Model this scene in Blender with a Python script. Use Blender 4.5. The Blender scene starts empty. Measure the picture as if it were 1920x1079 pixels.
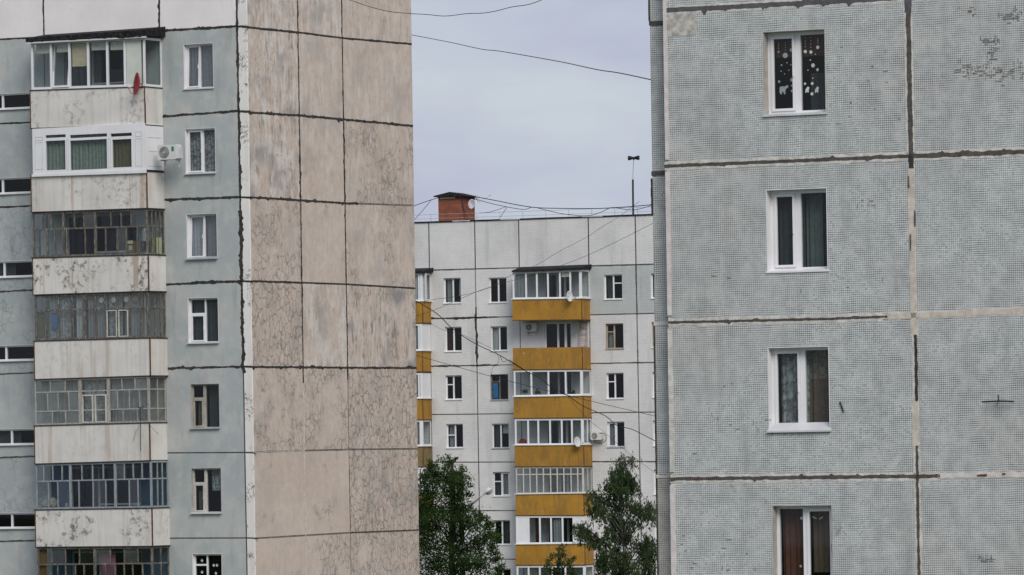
import bpy, math, random
from mathutils import Vector, Matrix
random.seed(7)
S = bpy.context.scene
COL = S.collection

# ------------------------------------------------------------------ camera
FPX, HX, HY, ROLL, CAMZ = 11000.0, 960.0, 856.0, 0.0165, 12.0
cr, sr = math.cos(ROLL), math.sin(ROLL)
cam_d = bpy.data.cameras.new('camera')
cam = bpy.data.objects.new('camera', cam_d)
COL.objects.link(cam)
cam_d.sensor_width = 36.0
cam_d.lens = 36.0 * FPX / 1920.0
cam_d.shift_y = (HY - 539.5) / 1920.0
cam_d.clip_start = 1.0
cam_d.clip_end = 6000.0
cam.matrix_world = Matrix(((cr, sr, 0, 0), (0, 0, -1, 0), (-sr, cr, 0, CAMZ), (0, 0, 0, 1)))
S.camera = cam

# ------------------------------------------------------------------ world, sun, exposure
SUN_EL, SUN_AZ = math.radians(40), math.radians(18)      # azimuth measured from straight behind the camera, towards the right
w = bpy.data.worlds.new('World'); S.world = w; w.use_nodes = True
wn, wl = w.node_tree.nodes, w.node_tree.links
bg = wn['Background']; bg.inputs['Strength'].default_value = 0.1
sky = wn.new('ShaderNodeTexSky'); sky.sky_type = 'NISHITA'; sky.sun_disc = False
sky.sun_elevation = SUN_EL; sky.sun_rotation = math.pi - SUN_AZ
sky.air_density = 1.5; sky.dust_density = 3.0
tc = wn.new('ShaderNodeTexCoord')
mp = wn.new('ShaderNodeMapping'); mp.inputs['Scale'].default_value = (1, 1, 2.6); mp.inputs['Location'].default_value = (.31, 0, .12)
wl.new(tc.outputs['Generated'], mp.inputs['Vector'])
n1 = wn.new('ShaderNodeTexNoise'); n1.inputs['Scale'].default_value = 13; n1.inputs['Detail'].default_value = 6; n1.inputs['Roughness'].default_value = .55
wl.new(mp.outputs[0], n1.inputs['Vector'])
rp = wn.new('ShaderNodeValToRGB'); e = rp.color_ramp.elements
e[0].position = .36; e[0].color = (2.9, 3.12, 4.1, 1)
e[1].position = .62; e[1].color = (3.62, 3.98, 4.5, 1)
wl.new(n1.outputs['Fac'], rp.inputs[0])
mx = wn.new('ShaderNodeMix'); mx.data_type = 'RGBA'; mx.inputs[0].default_value = .93
wl.new(sky.outputs[0], mx.inputs[6]); wl.new(rp.outputs[0], mx.inputs[7])
wl.new(mx.outputs[2], bg.inputs['Color'])
sd = bpy.data.lights.new('sun', 'SUN'); sd.energy = 1.5; sd.angle = math.radians(30); sd.color = (1, .94, .875)
so = bpy.data.objects.new('sun', sd); COL.objects.link(so)
sdir = Vector((math.cos(SUN_EL) * math.sin(SUN_AZ), -math.cos(SUN_EL) * math.cos(SUN_AZ), math.sin(SUN_EL)))
so.rotation_euler = sdir.to_track_quat('Z', 'Y').to_euler(); so.location = (0, -20, 60)
S.view_settings.view_transform = 'Standard'; S.view_settings.look = 'None'
S.view_settings.exposure = 0.66; S.view_settings.gamma = 1.0
S.view_settings.use_curve_mapping = False

# ------------------------------------------------------------------ node helpers
class NT:
    def __init__(s, name):
        s.m = bpy.data.materials.new(name); s.m.use_nodes = True
        s.t = s.m.node_tree; s.n = s.t.nodes; s.l = s.t.links
        s.b = s.n['Principled BSDF']; s.b.inputs['Roughness'].default_value = .85
        s.out = s.n['Material Output']
        s.b.inputs['Specular IOR Level'].default_value = .25
    def put(s, sock, v):
        if v is None: return
        if hasattr(v, 'is_output'): s.l.new(v, sock)
        elif isinstance(v, (tuple, list)) and len(v) == 3 and sock.type == 'RGBA': sock.default_value = (*v, 1)
        else: sock.default_value = v
    def pos(s, ang=0.0, scale=(1, 1, 1), off=(0, 0, 0)):
        g = s.n.new('ShaderNodeNewGeometry')
        r = s.n.new('ShaderNodeVectorRotate'); r.rotation_type = 'Z_AXIS'; r.inputs['Angle'].default_value = -ang
        s.l.new(g.outputs['Position'], r.inputs['Vector'])
        m = s.n.new('ShaderNodeMapping'); m.inputs['Scale'].default_value = scale; m.inputs['Location'].default_value = off
        s.l.new(r.outputs[0], m.inputs['Vector'])
        return m.outputs[0]
    def noise(s, v, scale=1, detail=4, rough=.6, dist=0, col=False):
        t = s.n.new('ShaderNodeTexNoise')
        s.put(t.inputs['Vector'], v)
        t.inputs['Scale'].default_value = scale; t.inputs['Detail'].default_value = detail
        t.inputs['Roughness'].default_value = rough; t.inputs['Distortion'].default_value = dist
        return t.outputs['Color' if col else 'Fac']
    def vor(s, v, scale=1, feat='DISTANCE_TO_EDGE', rnd=1):
        t = s.n.new('ShaderNodeTexVoronoi'); t.feature = feat
        s.put(t.inputs['Vector'], v); t.inputs['Scale'].default_value = scale
        t.inputs['Randomness'].default_value = rnd
        return t.outputs[0]
    def m2(s, op, a, b=None, c=None, clamp=False):
        t = s.n.new('ShaderNodeMath'); t.operation = op; t.use_clamp = clamp
        s.put(t.inputs[0], a); s.put(t.inputs[1], b)
        if c is not None: s.put(t.inputs[2], c)
        return t.outputs[0]
    def vm(s, op, a, b):
        t = s.n.new('ShaderNodeVectorMath'); t.operation = op
        s.put(t.inputs[0], a); s.put(t.inputs[1], b)
        return t.outputs[0]
    def step(s, v, a, b, lo=0.0, hi=1.0):
        t = s.n.new('ShaderNodeMapRange'); t.interpolation_type = 'SMOOTHSTEP'
        s.put(t.inputs[0], v); s.put(t.inputs[1], a); s.put(t.inputs[2], b); s.put(t.inputs[3], lo); s.put(t.inputs[4], hi)
        return t.outputs[0]
    def mix(s, f, a, b, mode='MIX'):
        t = s.n.new('ShaderNodeMix'); t.data_type = 'RGBA'; t.blend_type = mode
        s.put(t.inputs[0], f); s.put(t.inputs[6], a); s.put(t.inputs[7], b)
        return t.outputs[2]
    def attr(s, name):
        t = s.n.new('ShaderNodeAttribute'); t.attribute_type = 'OBJECT'; t.attribute_name = name
        return t.outputs['Fac']
    def rnd(s):
        return s.n.new('ShaderNodeObjectInfo').outputs['Random']
    def sep(s, v):
        t = s.n.new('ShaderNodeSeparateXYZ'); s.put(t.inputs[0], v); return t.outputs
    def bump(s, h, strength=.4, dist=.02):
        t = s.n.new('ShaderNodeBump'); t.inputs['Strength'].default_value = strength; t.inputs['Distance'].default_value = dist
        s.put(t.inputs['Height'], h); s.l.new(t.outputs[0], s.b.inputs['Normal'])
    def base(s, c): s.put(s.b.inputs['Base Color'], c)
    def rough(s, v): s.put(s.b.inputs['Roughness'], v)

def srgb(r, g, b):
    f = lambda c: (c / 255 / 12.92) if c / 255 <= .04045 else ((c / 255 + .055) / 1.055) ** 2.4
    return (f(r), f(g), f(b))
def sc(c, k): return tuple(x * k for x in c)

MATS = {}
def plain(name, c, rough=.7, var=.25, scale=3.0, spec=.25, metal=0, c2=None, stretch=(1, 1, 1)):
    """painted or raw surface with slight mottling, c2 = colour of worn patches"""
    if name in MATS: return MATS[name]
    t = NT(name)
    v = t.pos(0, stretch)
    n = t.noise(v, scale, 5, .65)
    a = t.mix(t.step(n, .25, .8), sc(c, 1 - var), sc(c, 1 + var * .6))
    if c2 is not None:
        n2 = t.noise(v, scale * 4, 6, .7)
        a = t.mix(t.step(n2, .5, .66), a, c2)
    t.base(a); t.rough(rough); t.b.inputs['Specular IOR Level'].default_value = spec
    t.b.inputs['Metallic'].default_value = metal
    t.bump(n, .15, .01)
    MATS[name] = t.m
    return t.m

A_BLUE, A_TAN, A_MID, A_RIGHT = (math.radians(a) for a in (-29.8, 60.2, -20.5, -26.8))

def mat_blue():
    t = NT('blue_grey_painted_concrete')
    v = t.pos(A_BLUE); vs = t.pos(A_BLUE, (1.6, 1, .22)); vh = t.pos(A_BLUE, (.15, 1, 1))
    big = t.noise(v, .55, 4, .6); med = t.noise(v, 2.2, 6, .65); fine = t.noise(v, 14, 5, .7); st = t.noise(vs, 2.0, 5, .6)
    c = t.mix(t.step(big, .35, .65), (.365, .405, .412), (.44, .458, .45))
    c = t.mix(t.step(med, .45, .75, 0, .6), c, (.51, .515, .49))
    c = t.mix(t.step(st, .52, .72, 0, .5), c, (.28, .30, .29))
    c = t.mix(t.step(fine, .62, .8, 0, .45), c, (.15, .16, .16))
    c = t.mix(t.step(t.noise(vh, 3, 4), .6, .8, 0, .2), c, (.36, .37, .36))
    # craquelure on some panels
    wv = t.vm('ADD', v, t.vm('MULTIPLY', t.noise(v, 3, 3, .6, 0, True), (.35, .35, .35)))
    ed = t.vor(wv, 2.6)
    mask = t.m2('MULTIPLY', t.step(t.noise(v, .9, 3), .35, .55), t.attr('["crack"]'))
    line = t.m2('MULTIPLY', t.step(ed, .0, .06, 1, 0), mask)
    c = t.mix(t.m2('MULTIPLY', line, .4), c, (.14, .145, .14))
    t.base(c); t.bump(t.m2('ADD', med, t.m2('MULTIPLY', line, -1.0)), .25, .015)
    return t.m
def mat_tan():
    t = NT('beige_cracked_plaster')
    v = t.pos(A_TAN); vs = t.pos(A_TAN, (2.2, 1, .3))
    big = t.noise(v, .5, 4, .6); med = t.noise(v, 1.8, 6, .65); fine = t.noise(v, 11, 6, .75); st = t.noise(vs, 2.0, 6, .68)
    wh = t.attr('["white"]'); gr = t.attr('["grime"]'); ck = t.attr('["crack"]'); tn = t.attr('["tone"]')
    c = t.mix(t.step(big, .3, .7), (.53, .43, .36), (.60, .505, .435))
    c = t.mix(t.m2('MULTIPLY', tn, .6), c, (.60, .51, .445))
    c = t.mix(t.m2('MULTIPLY', t.step(st, .46, .62), wh), c, (.68, .63, .59))
    g1 = t.m2('MULTIPLY', t.step(t.noise(vs, 3.2, 7, .75), .47, .64), t.step(med, .38, .6))
    c = t.mix(t.m2('MULTIPLY', g1, gr), c, (.16, .145, .13))
    sp_ = t.m2('MULTIPLY', t.step(t.noise(t.pos(A_TAN, (1.6, 1, .7)), 8.5, 7, .8), .54, .62), t.step(t.noise(vs, 1.3, 4, .6), .48, .62))
    c = t.mix(t.m2('MULTIPLY', sp_, t.m2('MULTIPLY', gr, .95)), c, (.13, .12, .11))
    c = t.mix(t.step(t.noise(v, 3.6, 6, .7), .3, .75, 0, .42), c, (.40, .34, .295))
    c = t.mix(t.m2('MULTIPLY', t.step(t.noise(t.pos(A_TAN, (1.3, 1, .5), (5, 1, 2)), 2.6, 7, .72), .50, .60), t.m2('MULTIPLY_ADD', wh, .6, .15)), c, (.66, .61, .57))
    c = t.mix(t.step(t.noise(t.pos(A_TAN, (2, 1, .6)), 24, 4, .8), .45, .75, 0, .3), c, (.25, .215, .19))
    # soft grey rain soot
    c = t.mix(t.m2('MULTIPLY', t.step(t.noise(v, .8, 4, .5), .5, .72), t.m2('MULTIPLY_ADD', gr, .8, .12)), c, (.27, .26, .26))
    c = t.mix(t.step(fine, .63, .8, 0, .4), c, (.17, .15, .13))
    vv = t.pos(A_TAN, (1.35, 1, .85))
    wv = t.vm('ADD', t.vm('ADD', vv, t.vm('MULTIPLY', t.noise(v, 4, 4, .7, 0, True), (.24, .24, .24))), t.vm('MULTIPLY', t.noise(v, .6, 2, .5, 0, True), (.5, .5, .5)))
    ed = t.vor(wv, 3.4); ed2 = t.vor(wv, 6.5)
    thr = t.m2('SUBTRACT', .80, t.m2('MULTIPLY', ck, .33))
    mask = t.step(t.noise(v, .75, 4, .55), thr, t.m2('ADD', thr, .09))
    gapn = t.step(t.noise(v, 3.4, 4, .7), .36, .54)
    line = t.m2('MULTIPLY', t.step(ed, .01, t.step(t.noise(v, 2.2, 3), .3, .7, .05, .13), 1, 0), t.m2('MULTIPLY', mask, t.m2('MULTIPLY_ADD', gapn, .7, .3)))
    l2 = t.m2('MULTIPLY', t.step(ed2, .0, .05, .5, 0), t.m2('MULTIPLY', mask, t.step(med, .5, .6)))
    line = t.m2('MAXIMUM', line, l2)
    t.put(t.b.inputs['Base Color'], t.mix(t.m2('MULTIPLY', line, t.m2('MULTIPLY_ADD', ck, .26, .34, clamp=True)), t.mix(t.m2('MULTIPLY', t.m2('MULTIPLY', mask, t.step(t.noise(v, 2.0, 5, .7), .4, .65)), .3), c, (.27, .235, .205)), (.17, .14, .12)))
    t.bump(t.m2('ADD', med, t.m2('MULTIPLY', line, -1.5)), .3, .015)
    return t.m
def mat_white(name, ang, c0, c1, dirt, amt=.5, streak=.5, flake=None):
    t = NT(name)
    v = t.pos(ang); vs = t.pos(ang, (2.5, 1, .25))
    big = t.noise(v, .8, 4); med = t.noise(v, 5, 7, .72); st = t.noise(vs, 2.6, 6, .65)
    c = t.mix(t.step(big, .3, .7), c0, c1)
    c = t.mix(t.m2('MULTIPLY', t.step(st, .5, .7), streak), c, sc(dirt, 1.8))
    d = t.m2('MULTIPLY', t.step(med, .56, .70), t.step(big, .42, .62))
    c = t.mix(t.m2('MULTIPLY', d, amt), c, dirt)
    if flake:
        f = t.m2('MULTIPLY', t.step(t.noise(v, 13, 7, .8), .5, .56), t.step(t.noise(v, 1.1, 3), .54, .62))
        c = t.mix(f, c, flake)
    t.base(c); t.bump(med, .2, .01)
    return t.m
def mat_parapet():
    t = NT('weathered_whitewashed_board')
    v = t.pos(A_BLUE); vs = t.pos(A_BLUE, (3.2, 1, .16))
    gr = t.attr('["grime"]'); ru = t.attr('["rust"]')
    big = t.noise(v, 1.0, 4); med = t.noise(v, 4.5, 7, .74); st = t.noise(vs, 2.2, 6, .62); st2 = t.noise(t.pos(A_BLUE, (2.1, 1, .1), (7, 3, 1)), 2.4, 4, .5)
    c = t.mix(t.step(big, .3, .7), (.60, .575, .54), (.68, .66, .635))
    c = t.mix(t.m2('MULTIPLY', t.step(st, .47, .68), .35), c, (.38, .36, .33))
    d = t.m2('MULTIPLY', t.step(med, .48, .64), t.step(t.noise(v, 1.1, 3), .42, .6))
    c = t.mix(t.m2('MULTIPLY', d, gr), c, (.17, .16, .15))
    c = t.mix(t.m2('MULTIPLY', t.step(st2, .54, .68), ru), c, (.30, .18, .09))
    t.base(c); t.bump(med, .2, .01)
    return t.m
def mat_mid(name, c0, c1):
    t = NT(name)
    v = t.pos(A_MID); big = t.noise(v, .35, 5, .6); med = t.noise(v, 2.5, 6, .7)
    c = t.mix(t.step(big, .3, .7), c0, c1)
    br = t.n.new('ShaderNodeTexBrick'); s3 = t.sep(v)
    cb = t.n.new('ShaderNodeCombineXYZ'); t.l.new(s3[0], cb.inputs[0]); t.l.new(s3[2], cb.inputs[1])
    t.l.new(cb.outputs[0], br.inputs['Vector'])
    br.inputs['Scale'].default_value = 1; br.inputs['Brick Width'].default_value = .27; br.inputs['Row Height'].default_value = .105
    br.inputs['Mortar Size'].default_value = .012; br.inputs['Mortar Smooth'].default_value = .4
    br.inputs['Color1'].default_value = (1, 1, 1, 1); br.inputs['Color2'].default_value = (.93, .93, .93, 1); br.inputs['Mortar'].default_value = (.66, .66, .67, 1)
    c = t.mix(t.step(med, .3, .7, .35, .9), c, br.outputs['Color'], 'MULTIPLY')
    st = t.noise(t.pos(A_MID, (1.5, 1, .15)), 1.2, 5)
    c = t.mix(t.step(st, .52, .75, 0, .35), c, sc(c0, .55))
    c = t.mix(t.step(t.noise(v, 7, 6, .75), .66, .76, 0, .6), c, (.16, .15, .14))
    t.base(c); t.bump(br.outputs['Fac'], -.3, .015)
    return t.m
def mat_mosaic(name, ochre=0.0):
    """small glazed mosaic squares: light faces, dark dirty grout"""
    P = .0385
    t = NT(name)
    v = t.pos(A_RIGHT)
    wob = t.vm('MULTIPLY', t.vm('SUBTRACT', t.noise(v, 9, 3, .6, 0, True), (.5, .5, .5)), (.007, 0, .007))
    vw = t.vm('ADD', v, wob)
    vw = t.vm('ADD', vw, t.vm('MULTIPLY', t.vm('SUBTRACT', t.noise(v, 1.7, 2, .5, 0, True), (.5, .5, .5)), (.05, 0, .05)))
    s3 = t.sep(vw)
    fx = t.m2('FRACT', t.m2('DIVIDE', s3[0], P)); fz = t.m2('FRACT', t.m2('DIVIDE', s3[2], P))
    dx = t.m2('MINIMUM', fx, t.m2('SUBTRACT', 1, fx)); dz = t.m2('MINIMUM', fz, t.m2('SUBTRACT', 1, fz))
    big = t.noise(v, .7, 5, .6); med = t.noise(v, 3.0, 6, .68)
    gw = t.step(big, .3, .75, .15, .18)
    grx = t.step(dx, t.m2('SUBTRACT', gw, .06), t.m2('ADD', gw, .05), 1, 0)
    grz = t.step(dz, t.m2('SUBTRACT', gw, .05), t.m2('ADD', gw, .07), 1, 0)
    gr = t.m2('MAXIMUM', t.m2('MULTIPLY', grx, .8), grz)
    # one value per tile
    cell = t.n.new('ShaderNodeTexWhiteNoise'); cell.noise_dimensions = '2D'
    cb = t.n.new('ShaderNodeCombineXYZ')
    t.l.new(t.m2('FLOOR', t.m2('DIVIDE', s3[0], P)), cb.inputs[0]); t.l.new(t.m2('FLOOR', t.m2('DIVIDE', s3[2], P)), cb.inputs[1])
    t.l.new(cb.outputs[0], cell.inputs['Vector'])
    tile = t.mix(cell.outputs['Value'], (.545, .575, .585), (.70, .725, .725))
    tile = t.mix(t.m2('MULTIPLY', t.step(cell.outputs['Value'], .93, .95), t.step(med, .42, .6, .2, .8)), tile, (.24, .26, .26))
    tile = t.mix(t.step(t.noise(v, .35, 3), .4, .65, 0, .75), tile, (.60, .585, .585))
    grout = t.mix(t.step(med, .35, .65), (.085, .10, .10), (.33, .35, .34))
    sh = t.n.new('ShaderNodeTexWhiteNoise'); sh.noise_dimensions = '2D'; cb2 = t.n.new('ShaderNodeCombineXYZ')
    t.l.new(t.m2('FLOOR', t.m2('DIVIDE', s3[0], P * 17)), cb2.inputs[0]); t.l.new(t.m2('FLOOR', t.m2('DIVIDE', s3[2], P * 12)), cb2.inputs[1]); t.l.new(cb2.outputs[0], sh.inputs['Vector'])
    tile = t.mix(t.m2('MULTIPLY', sh.outputs['Value'], .28), tile, (.42, .46, .46))
    grout = t.mix(t.m2('MULTIPLY', sh.outputs['Color'], .35), grout, (.36, .38, .37))
    if ochre: tile = t.mix(ochre, tile, (.46, .41, .31))
    c = t.mix(gr, tile, grout)
    # patches where dirt darkens and where tiles fell off
    dk = t.m2('MULTIPLY', t.step(t.noise(v, 2.4, 7, .72), .60, .70), t.attr('["wear"]'))
    c = t.mix(t.m2('MULTIPLY', dk, .6), c, (.13, .135, .125))
    lo = t.m2('MULTIPLY', t.step(t.noise(v, 22, 4, .7), .70, .74), .8)
    c = t.mix(lo, c, (.05, .05, .045))
    st = t.noise(t.pos(A_RIGHT, (2.2, 1, .2)), 1.6, 5)
    c = t.mix(t.step(st, .48, .72, 0, .34), c, (.24, .255, .25))
    t.base(c); t.rough(t.mix(gr, (.45, .45, .45), (.95, .95, .95)))
    t.bump(gr, -.35, .006)
    return t.m
def mat_sealant(name, c, c2):
    t = NT(name); v = t.pos(0)
    n = t.noise(v, 6, 6, .7)
    t.base(t.mix(t.step(n, .35, .7), c, c2)); t.rough(.8); t.bump(n, .5, .02)
    return t.m
def mat_glass(name='glass', tint=(.84, .87, .87), refl=.0, dirty=0.0, dcol=(.35, .36, .36)):
    t = NT(name)
    t.n.remove(t.b)
    tr = t.n.new('ShaderNodeBsdfTransparent'); tr.inputs[0].default_value = (*tint, 1)
    gl = t.n.new('ShaderNodeBsdfGlossy'); gl.inputs['Roughness'].default_value = .02
    fr = t.n.new('ShaderNodeFresnel'); fr.inputs[0].default_value = 1.45
    bf = t.n.new('ShaderNodeNewGeometry').outputs['Backfacing']
    m1 = t.n.new('ShaderNodeMixShader'); t.l.new(t.m2('MULTIPLY', t.m2('ADD', fr.outputs[0], refl), t.m2('SUBTRACT', 1, bf)), m1.inputs[0])
    t.l.new(tr.outputs[0], m1.inputs[1]); t.l.new(gl.outputs[0], m1.inputs[2])
    last = m1.outputs[0]
    if dirty:
        df = t.n.new('ShaderNodeBsdfDiffuse'); df.inputs[0].default_value = (*dcol, 1)
        n = t.noise(t.pos(0), 5, 6, .7)
        m3 = t.n.new('ShaderNodeMixShader'); t.l.new(t.step(n, .3, .8, dirty * .5, dirty), m3.inputs[0])
        t.l.new(last, m3.inputs[1]); t.l.new(df.outputs[0], m3.inputs[2]); last = m3.outputs[0]
    t.l.new(last, t.out.inputs[0])
    return t.m
def mat_curtain(name, c, lace=0.0):
    t = NT(name); v = t.pos(0)
    n = t.noise(v, 9, 5, .7)
    t.base(t.mix(t.step(n, .35, .65), sc(c, .8), c)); t.rough(.95)
    t.b.inputs['Specular IOR Level'].default_value = 0
    if lace: t.put(t.b.inputs['Alpha'], t.step(n, .35, .6, 1 - lace, 1))
    return t.m
def mat_leaf(name, c0, c1):
    t = NT(name); t.n.remove(t.b)
    c = t.mix(t.step(t.noise(t.pos(0), 1.3, 5, .65), .35, .65), c0, c1)
    d = t.n.new('ShaderNodeBsdfDiffuse'); tl = t.n.new('ShaderNodeBsdfTranslucent')
    t.l.new(c, d.inputs[0]); t.l.new(c, tl.inputs[0])
    m = t.n.new('ShaderNodeMixShader'); m.inputs[0].default_value = .38
    t.l.new(d.outputs[0], m.inputs[1]); t.l.new(tl.outputs[0], m.inputs[2]); t.l.new(m.outputs[0], t.out.inputs[0])
    return t.m

M = dict(
    blue=mat_blue(), tan=mat_tan(),
    attic=mat_white('attic_whitewash', A_BLUE, (.73, .70, .695), (.79, .765, .755), (.36, .35, .34), .3, .2),
    strip=mat_white('peeling_white_corner_paint', A_BLUE, (.70, .685, .66), (.76, .75, .735), (.30, .28, .26), .5, .4, (.13, .12, .11)),
    parapet=mat_parapet(),
    mid=mat_mid('white_painted_facing_brick', (.60, .60, .60), (.68, .68, .68)),
    midgrey=mat_mid('bare_grey_plaster', (.43, .455, .455), (.50, .53, .53)),
    mosaic=mat_mosaic('mint_mosaic_tile'), mosaic_ochre=mat_mosaic('ochre_stained_mosaic_tile', .65),
    tar=mat_sealant('black_tar_sealant', (.028, .025, .023), (.06, .055, .05)),
    tar2=mat_sealant('grey_brown_sealant', (.06, .054, .048), (.115, .105, .097)),
    tar3=mat_sealant('slate_grey_sealant', (.075, .075, .085), (.12, .12, .13)),
    mortar=mat_sealant('pale_joint_mortar', (.44, .42, .38), (.68, .66, .63)),
    cream=mat_sealant('cream_joint_mortar', (.46, .41, .35), (.62, .57, .50)),
    pink=mat_sealant('pinkish_white_corner_mortar', (.55, .51, .49), (.68, .64, .62)),
    thin=mat_sealant('thin_grey_joint', (.15, .14, .13), (.27, .25, .23)),
    rough=mat_sealant('bare_aggregate_concrete', (.30, .29, .26), (.62, .60, .55)),
    pvc=plain('white_plastic', (.74, .74, .76), .35, .06, 2, .4),
    pvcd=plain('greyed_white_plastic', (.58, .58, .60), .45, .1, 2, .3),
    metal=plain('grey_tin', (.36, .37, .40), .45, .2, 3, .4),
    tinw=plain('pale_tin', (.55, .56, .58), .4, .12, 3, .4),
    oldwood=plain('bare_grey_wood', (.13, .115, .10), .9, .4, 8, .1, 0, (.33, .31, .28), (1, 1, .2)),
    peelwood=plain('peeling_white_wood', (.42, .40, .36), .85, .3, 8, .1, 0, (.14, .11, .09), (1, 1, .3)),
    whitewood=plain('old_white_wood', (.56, .55, .52), .8, .2, 6, .1, 0, (.3, .28, .25), (1, 1, .3)),
    bluewood=plain('blue_grey_wood', (.30, .335, .36), .8, .25, 6, .1, 0, (.14, .14, .14), (1, 1, .3)),
    tanwood=plain('tan_wood', (.42, .35, .27), .8, .25, 6, .1, 0, (.22, .17, .12), (1, 1, .3)),
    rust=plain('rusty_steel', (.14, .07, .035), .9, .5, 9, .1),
    roofing=plain('black_roofing_felt', (.018, .018, .02), .85, .5, 4, .1, 0, (.06, .06, .06)),
    steel=plain('dark_steel', (.04, .04, .045), .6, .3, 5),
    yellow=None, black=plain('black_plastic', (.015, .015, .017), .5, .2),
    cable=plain('black_cable', (.02, .02, .022), .7, .1),
    glass=mat_glass(), sheen=mat_glass('sky_reflecting_glass', (.8, .83, .85), .07), dglass=mat_glass('dusty_glass', (.85, .88, .88), .01, .13),
    fglass=mat_glass('frosted_glass', (.8, .85, .85), .01, .4, (.33, .36, .36)),
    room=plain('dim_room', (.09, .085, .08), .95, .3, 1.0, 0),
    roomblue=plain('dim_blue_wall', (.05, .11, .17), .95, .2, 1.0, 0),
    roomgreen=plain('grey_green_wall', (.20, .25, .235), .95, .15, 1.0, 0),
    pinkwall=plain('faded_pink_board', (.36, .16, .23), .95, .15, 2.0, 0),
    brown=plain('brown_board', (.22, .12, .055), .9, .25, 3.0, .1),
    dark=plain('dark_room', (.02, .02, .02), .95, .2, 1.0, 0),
    cwhite=mat_curtain('white_curtain', (.55, .56, .57)), cgrey=mat_curtain('grey_curtain', (.30, .31, .32)),
    cdark=mat_curtain('dark_curtain', (.07, .08, .08)), cgreen=mat_curtain('grey_green_curtain', (.26, .31, .27)),
    cgreend=mat_curtain('dark_grey_green_curtain', (.15, .18, .165)), cbeige=mat_curtain('sheer_beige_curtain', (.30, .26, .20), .5), clace=mat_curtain('lace_curtain', (.42, .44, .45), .75), cbrown=mat_curtain('brown_curtain', (.17, .125, .09)),
    colive=mat_curtain('olive_curtain', (.17, .155, .10)), cred=mat_curtain('dark_red_curtain', (.06, .026, .022)), cvalance=mat_curtain('red_brown_curtain', (.15, .068, .05)),
    blind=mat_curtain('cream_blind', (.80, .75, .66)), blind2=mat_curtain('sand_blind', (.75, .62, .45)), armgrey=plain('weathered_lamp_arm', (.13, .125, .115), .7), dirtyyellow=plain('brownish_faded_sheet', (.22, .165, .075), .8, .35, 3),
    foam=plain('greenish_white_board', (.56, .60, .54), .7, .12, 1.5),
    bluepane=plain('blue_painted_board', (.03, .14, .33), .6, .3, 3),
    bluecloth=plain('blue_cloth', (.10, .2, .42), .9, .3, 4),
    sticker=plain('white_sticker', (.55, .57, .58), .7, .15, 9), ysticker=plain('yellow_sticker', (.6, .58, .25), .6),
    dish=plain('white_dish_enamel', (.60, .60, .61), .45, .12, 4), reddish=plain('red_dish_enamel', (.40, .03, .035), .4, .3, 3),
    acbody=plain('white_air_conditioner_casing', (.62, .62, .61), .5, .08, 3), acgrill=plain('grey_fan_grill', (.16, .16, .165), .6, .3, 6),
    bark=plain('grey_bark', (.04, .035, .03), .9, .4, 6), birchbark=plain('birch_bark', (.12, .11, .10), .8, .3, 4, .1, 0, (.05, .05, .05)),
    leafd=mat_leaf('dark_green_leaf', (.024, .050, .015), (.058, .10, .029)),
    leafb=mat_leaf('birch_green_leaf', (.036, .066, .024), (.074, .112, .044)),
    asphalt=plain('asphalt', (.05, .05, .052), .9, .25, .8), grass=plain('grass_ground', (.06, .085, .03), .95, .4, .6),
    card=plain('brown_cardboard', (.36, .20, .10), .9, .2, 4), plaster=plain('pale_plaster_reveal', (.42, .40, .37), .9, .25, 6),
    sack=plain('off_white_sack', (.42, .41, .38), .9, .25, 5), pinkwood=plain('pinkish_wood', (.45, .33, .29), .8, .2, 6),
    concrete=plain('grey_concrete', (.30, .29, .28), .9, .25, 2), soot=plain('sooty_render', (.30, .29, .28), .9, .4, 3),
    teal=plain('teal_label', (.02, .22, .18), .5), greentrim=plain('pale_yellow_green_plastic', (.36, .38, .24), .6, .15, 4),
)
def mat_yellow():
    t = NT('ochre_yellow_sheet'); v = t.pos(A_MID)
    big = t.noise(v, .8, 4); st = t.noise(t.pos(A_MID, (4, 1, .2)), 2, 5, .6)
    c = t.mix(t.step(big, .3, .7), (.33, .165, .022), (.43, .225, .03))
    c = t.mix(t.step(st, .5, .75, 0, .45), c, (.23, .13, .03))
    wv = t.m2('FRACT', t.m2('MULTIPLY', t.sep(v)[0], 6.0))
    c = t.mix(t.step(wv, .0, .12, .25, 0), c, (.16, .09, .02))
    c = t.mix(t.m2('MULTIPLY', t.rnd(), .35), c, (.30, .165, .045))
    c = t.mix(t.step(t.noise(t.pos(A_MID, (1.2, 1, .4)), 1.6, 6, .75), .44, .62, 0, .6), c, (.20, .12, .035))
    c = t.mix(t.m2('MULTIPLY', t.step(t.noise(v, 3, 6, .75), .62, .70), .6), c, (.45, .42, .38))
    t.base(c); t.rough(.7); t.bump(t.step(wv, 0, .12), .2, .02)
    return t.m
M['yellow'] = mat_yellow()
def mat_brick():
    t = NT('red_brick'); v = t.pos(A_MID); s3 = t.sep(v)
    cb = t.n.new('ShaderNodeCombineXYZ'); t.l.new(t.m2('ADD', s3[0], s3[1]), cb.inputs[0]); t.l.new(s3[2], cb.inputs[1])
    br = t.n.new('ShaderNodeTexBrick'); t.l.new(cb.outputs[0], br.inputs['Vector'])
    br.inputs['Scale'].default_value = 1; br.inputs['Brick Width'].default_value = .26; br.inputs['Row Height'].default_value = .085
    br.inputs['Mortar Size'].default_value = .009
    br.inputs['Color1'].default_value = (.30, .078, .038, 1); br.inputs['Color2'].default_value = (.20, .055, .03, 1); br.inputs['Mortar'].default_value = (.19, .12, .09, 1)
    c = t.mix(t.step(t.noise(v, 2.5, 6, .7), .5, .7, 0, .5), br.outputs['Color'], (.12, .045, .03))
    t.base(c); t.bump(br.outputs['Fac'], -.3, .015)
    return t.m
M['brick'] = mat_brick()

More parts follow.
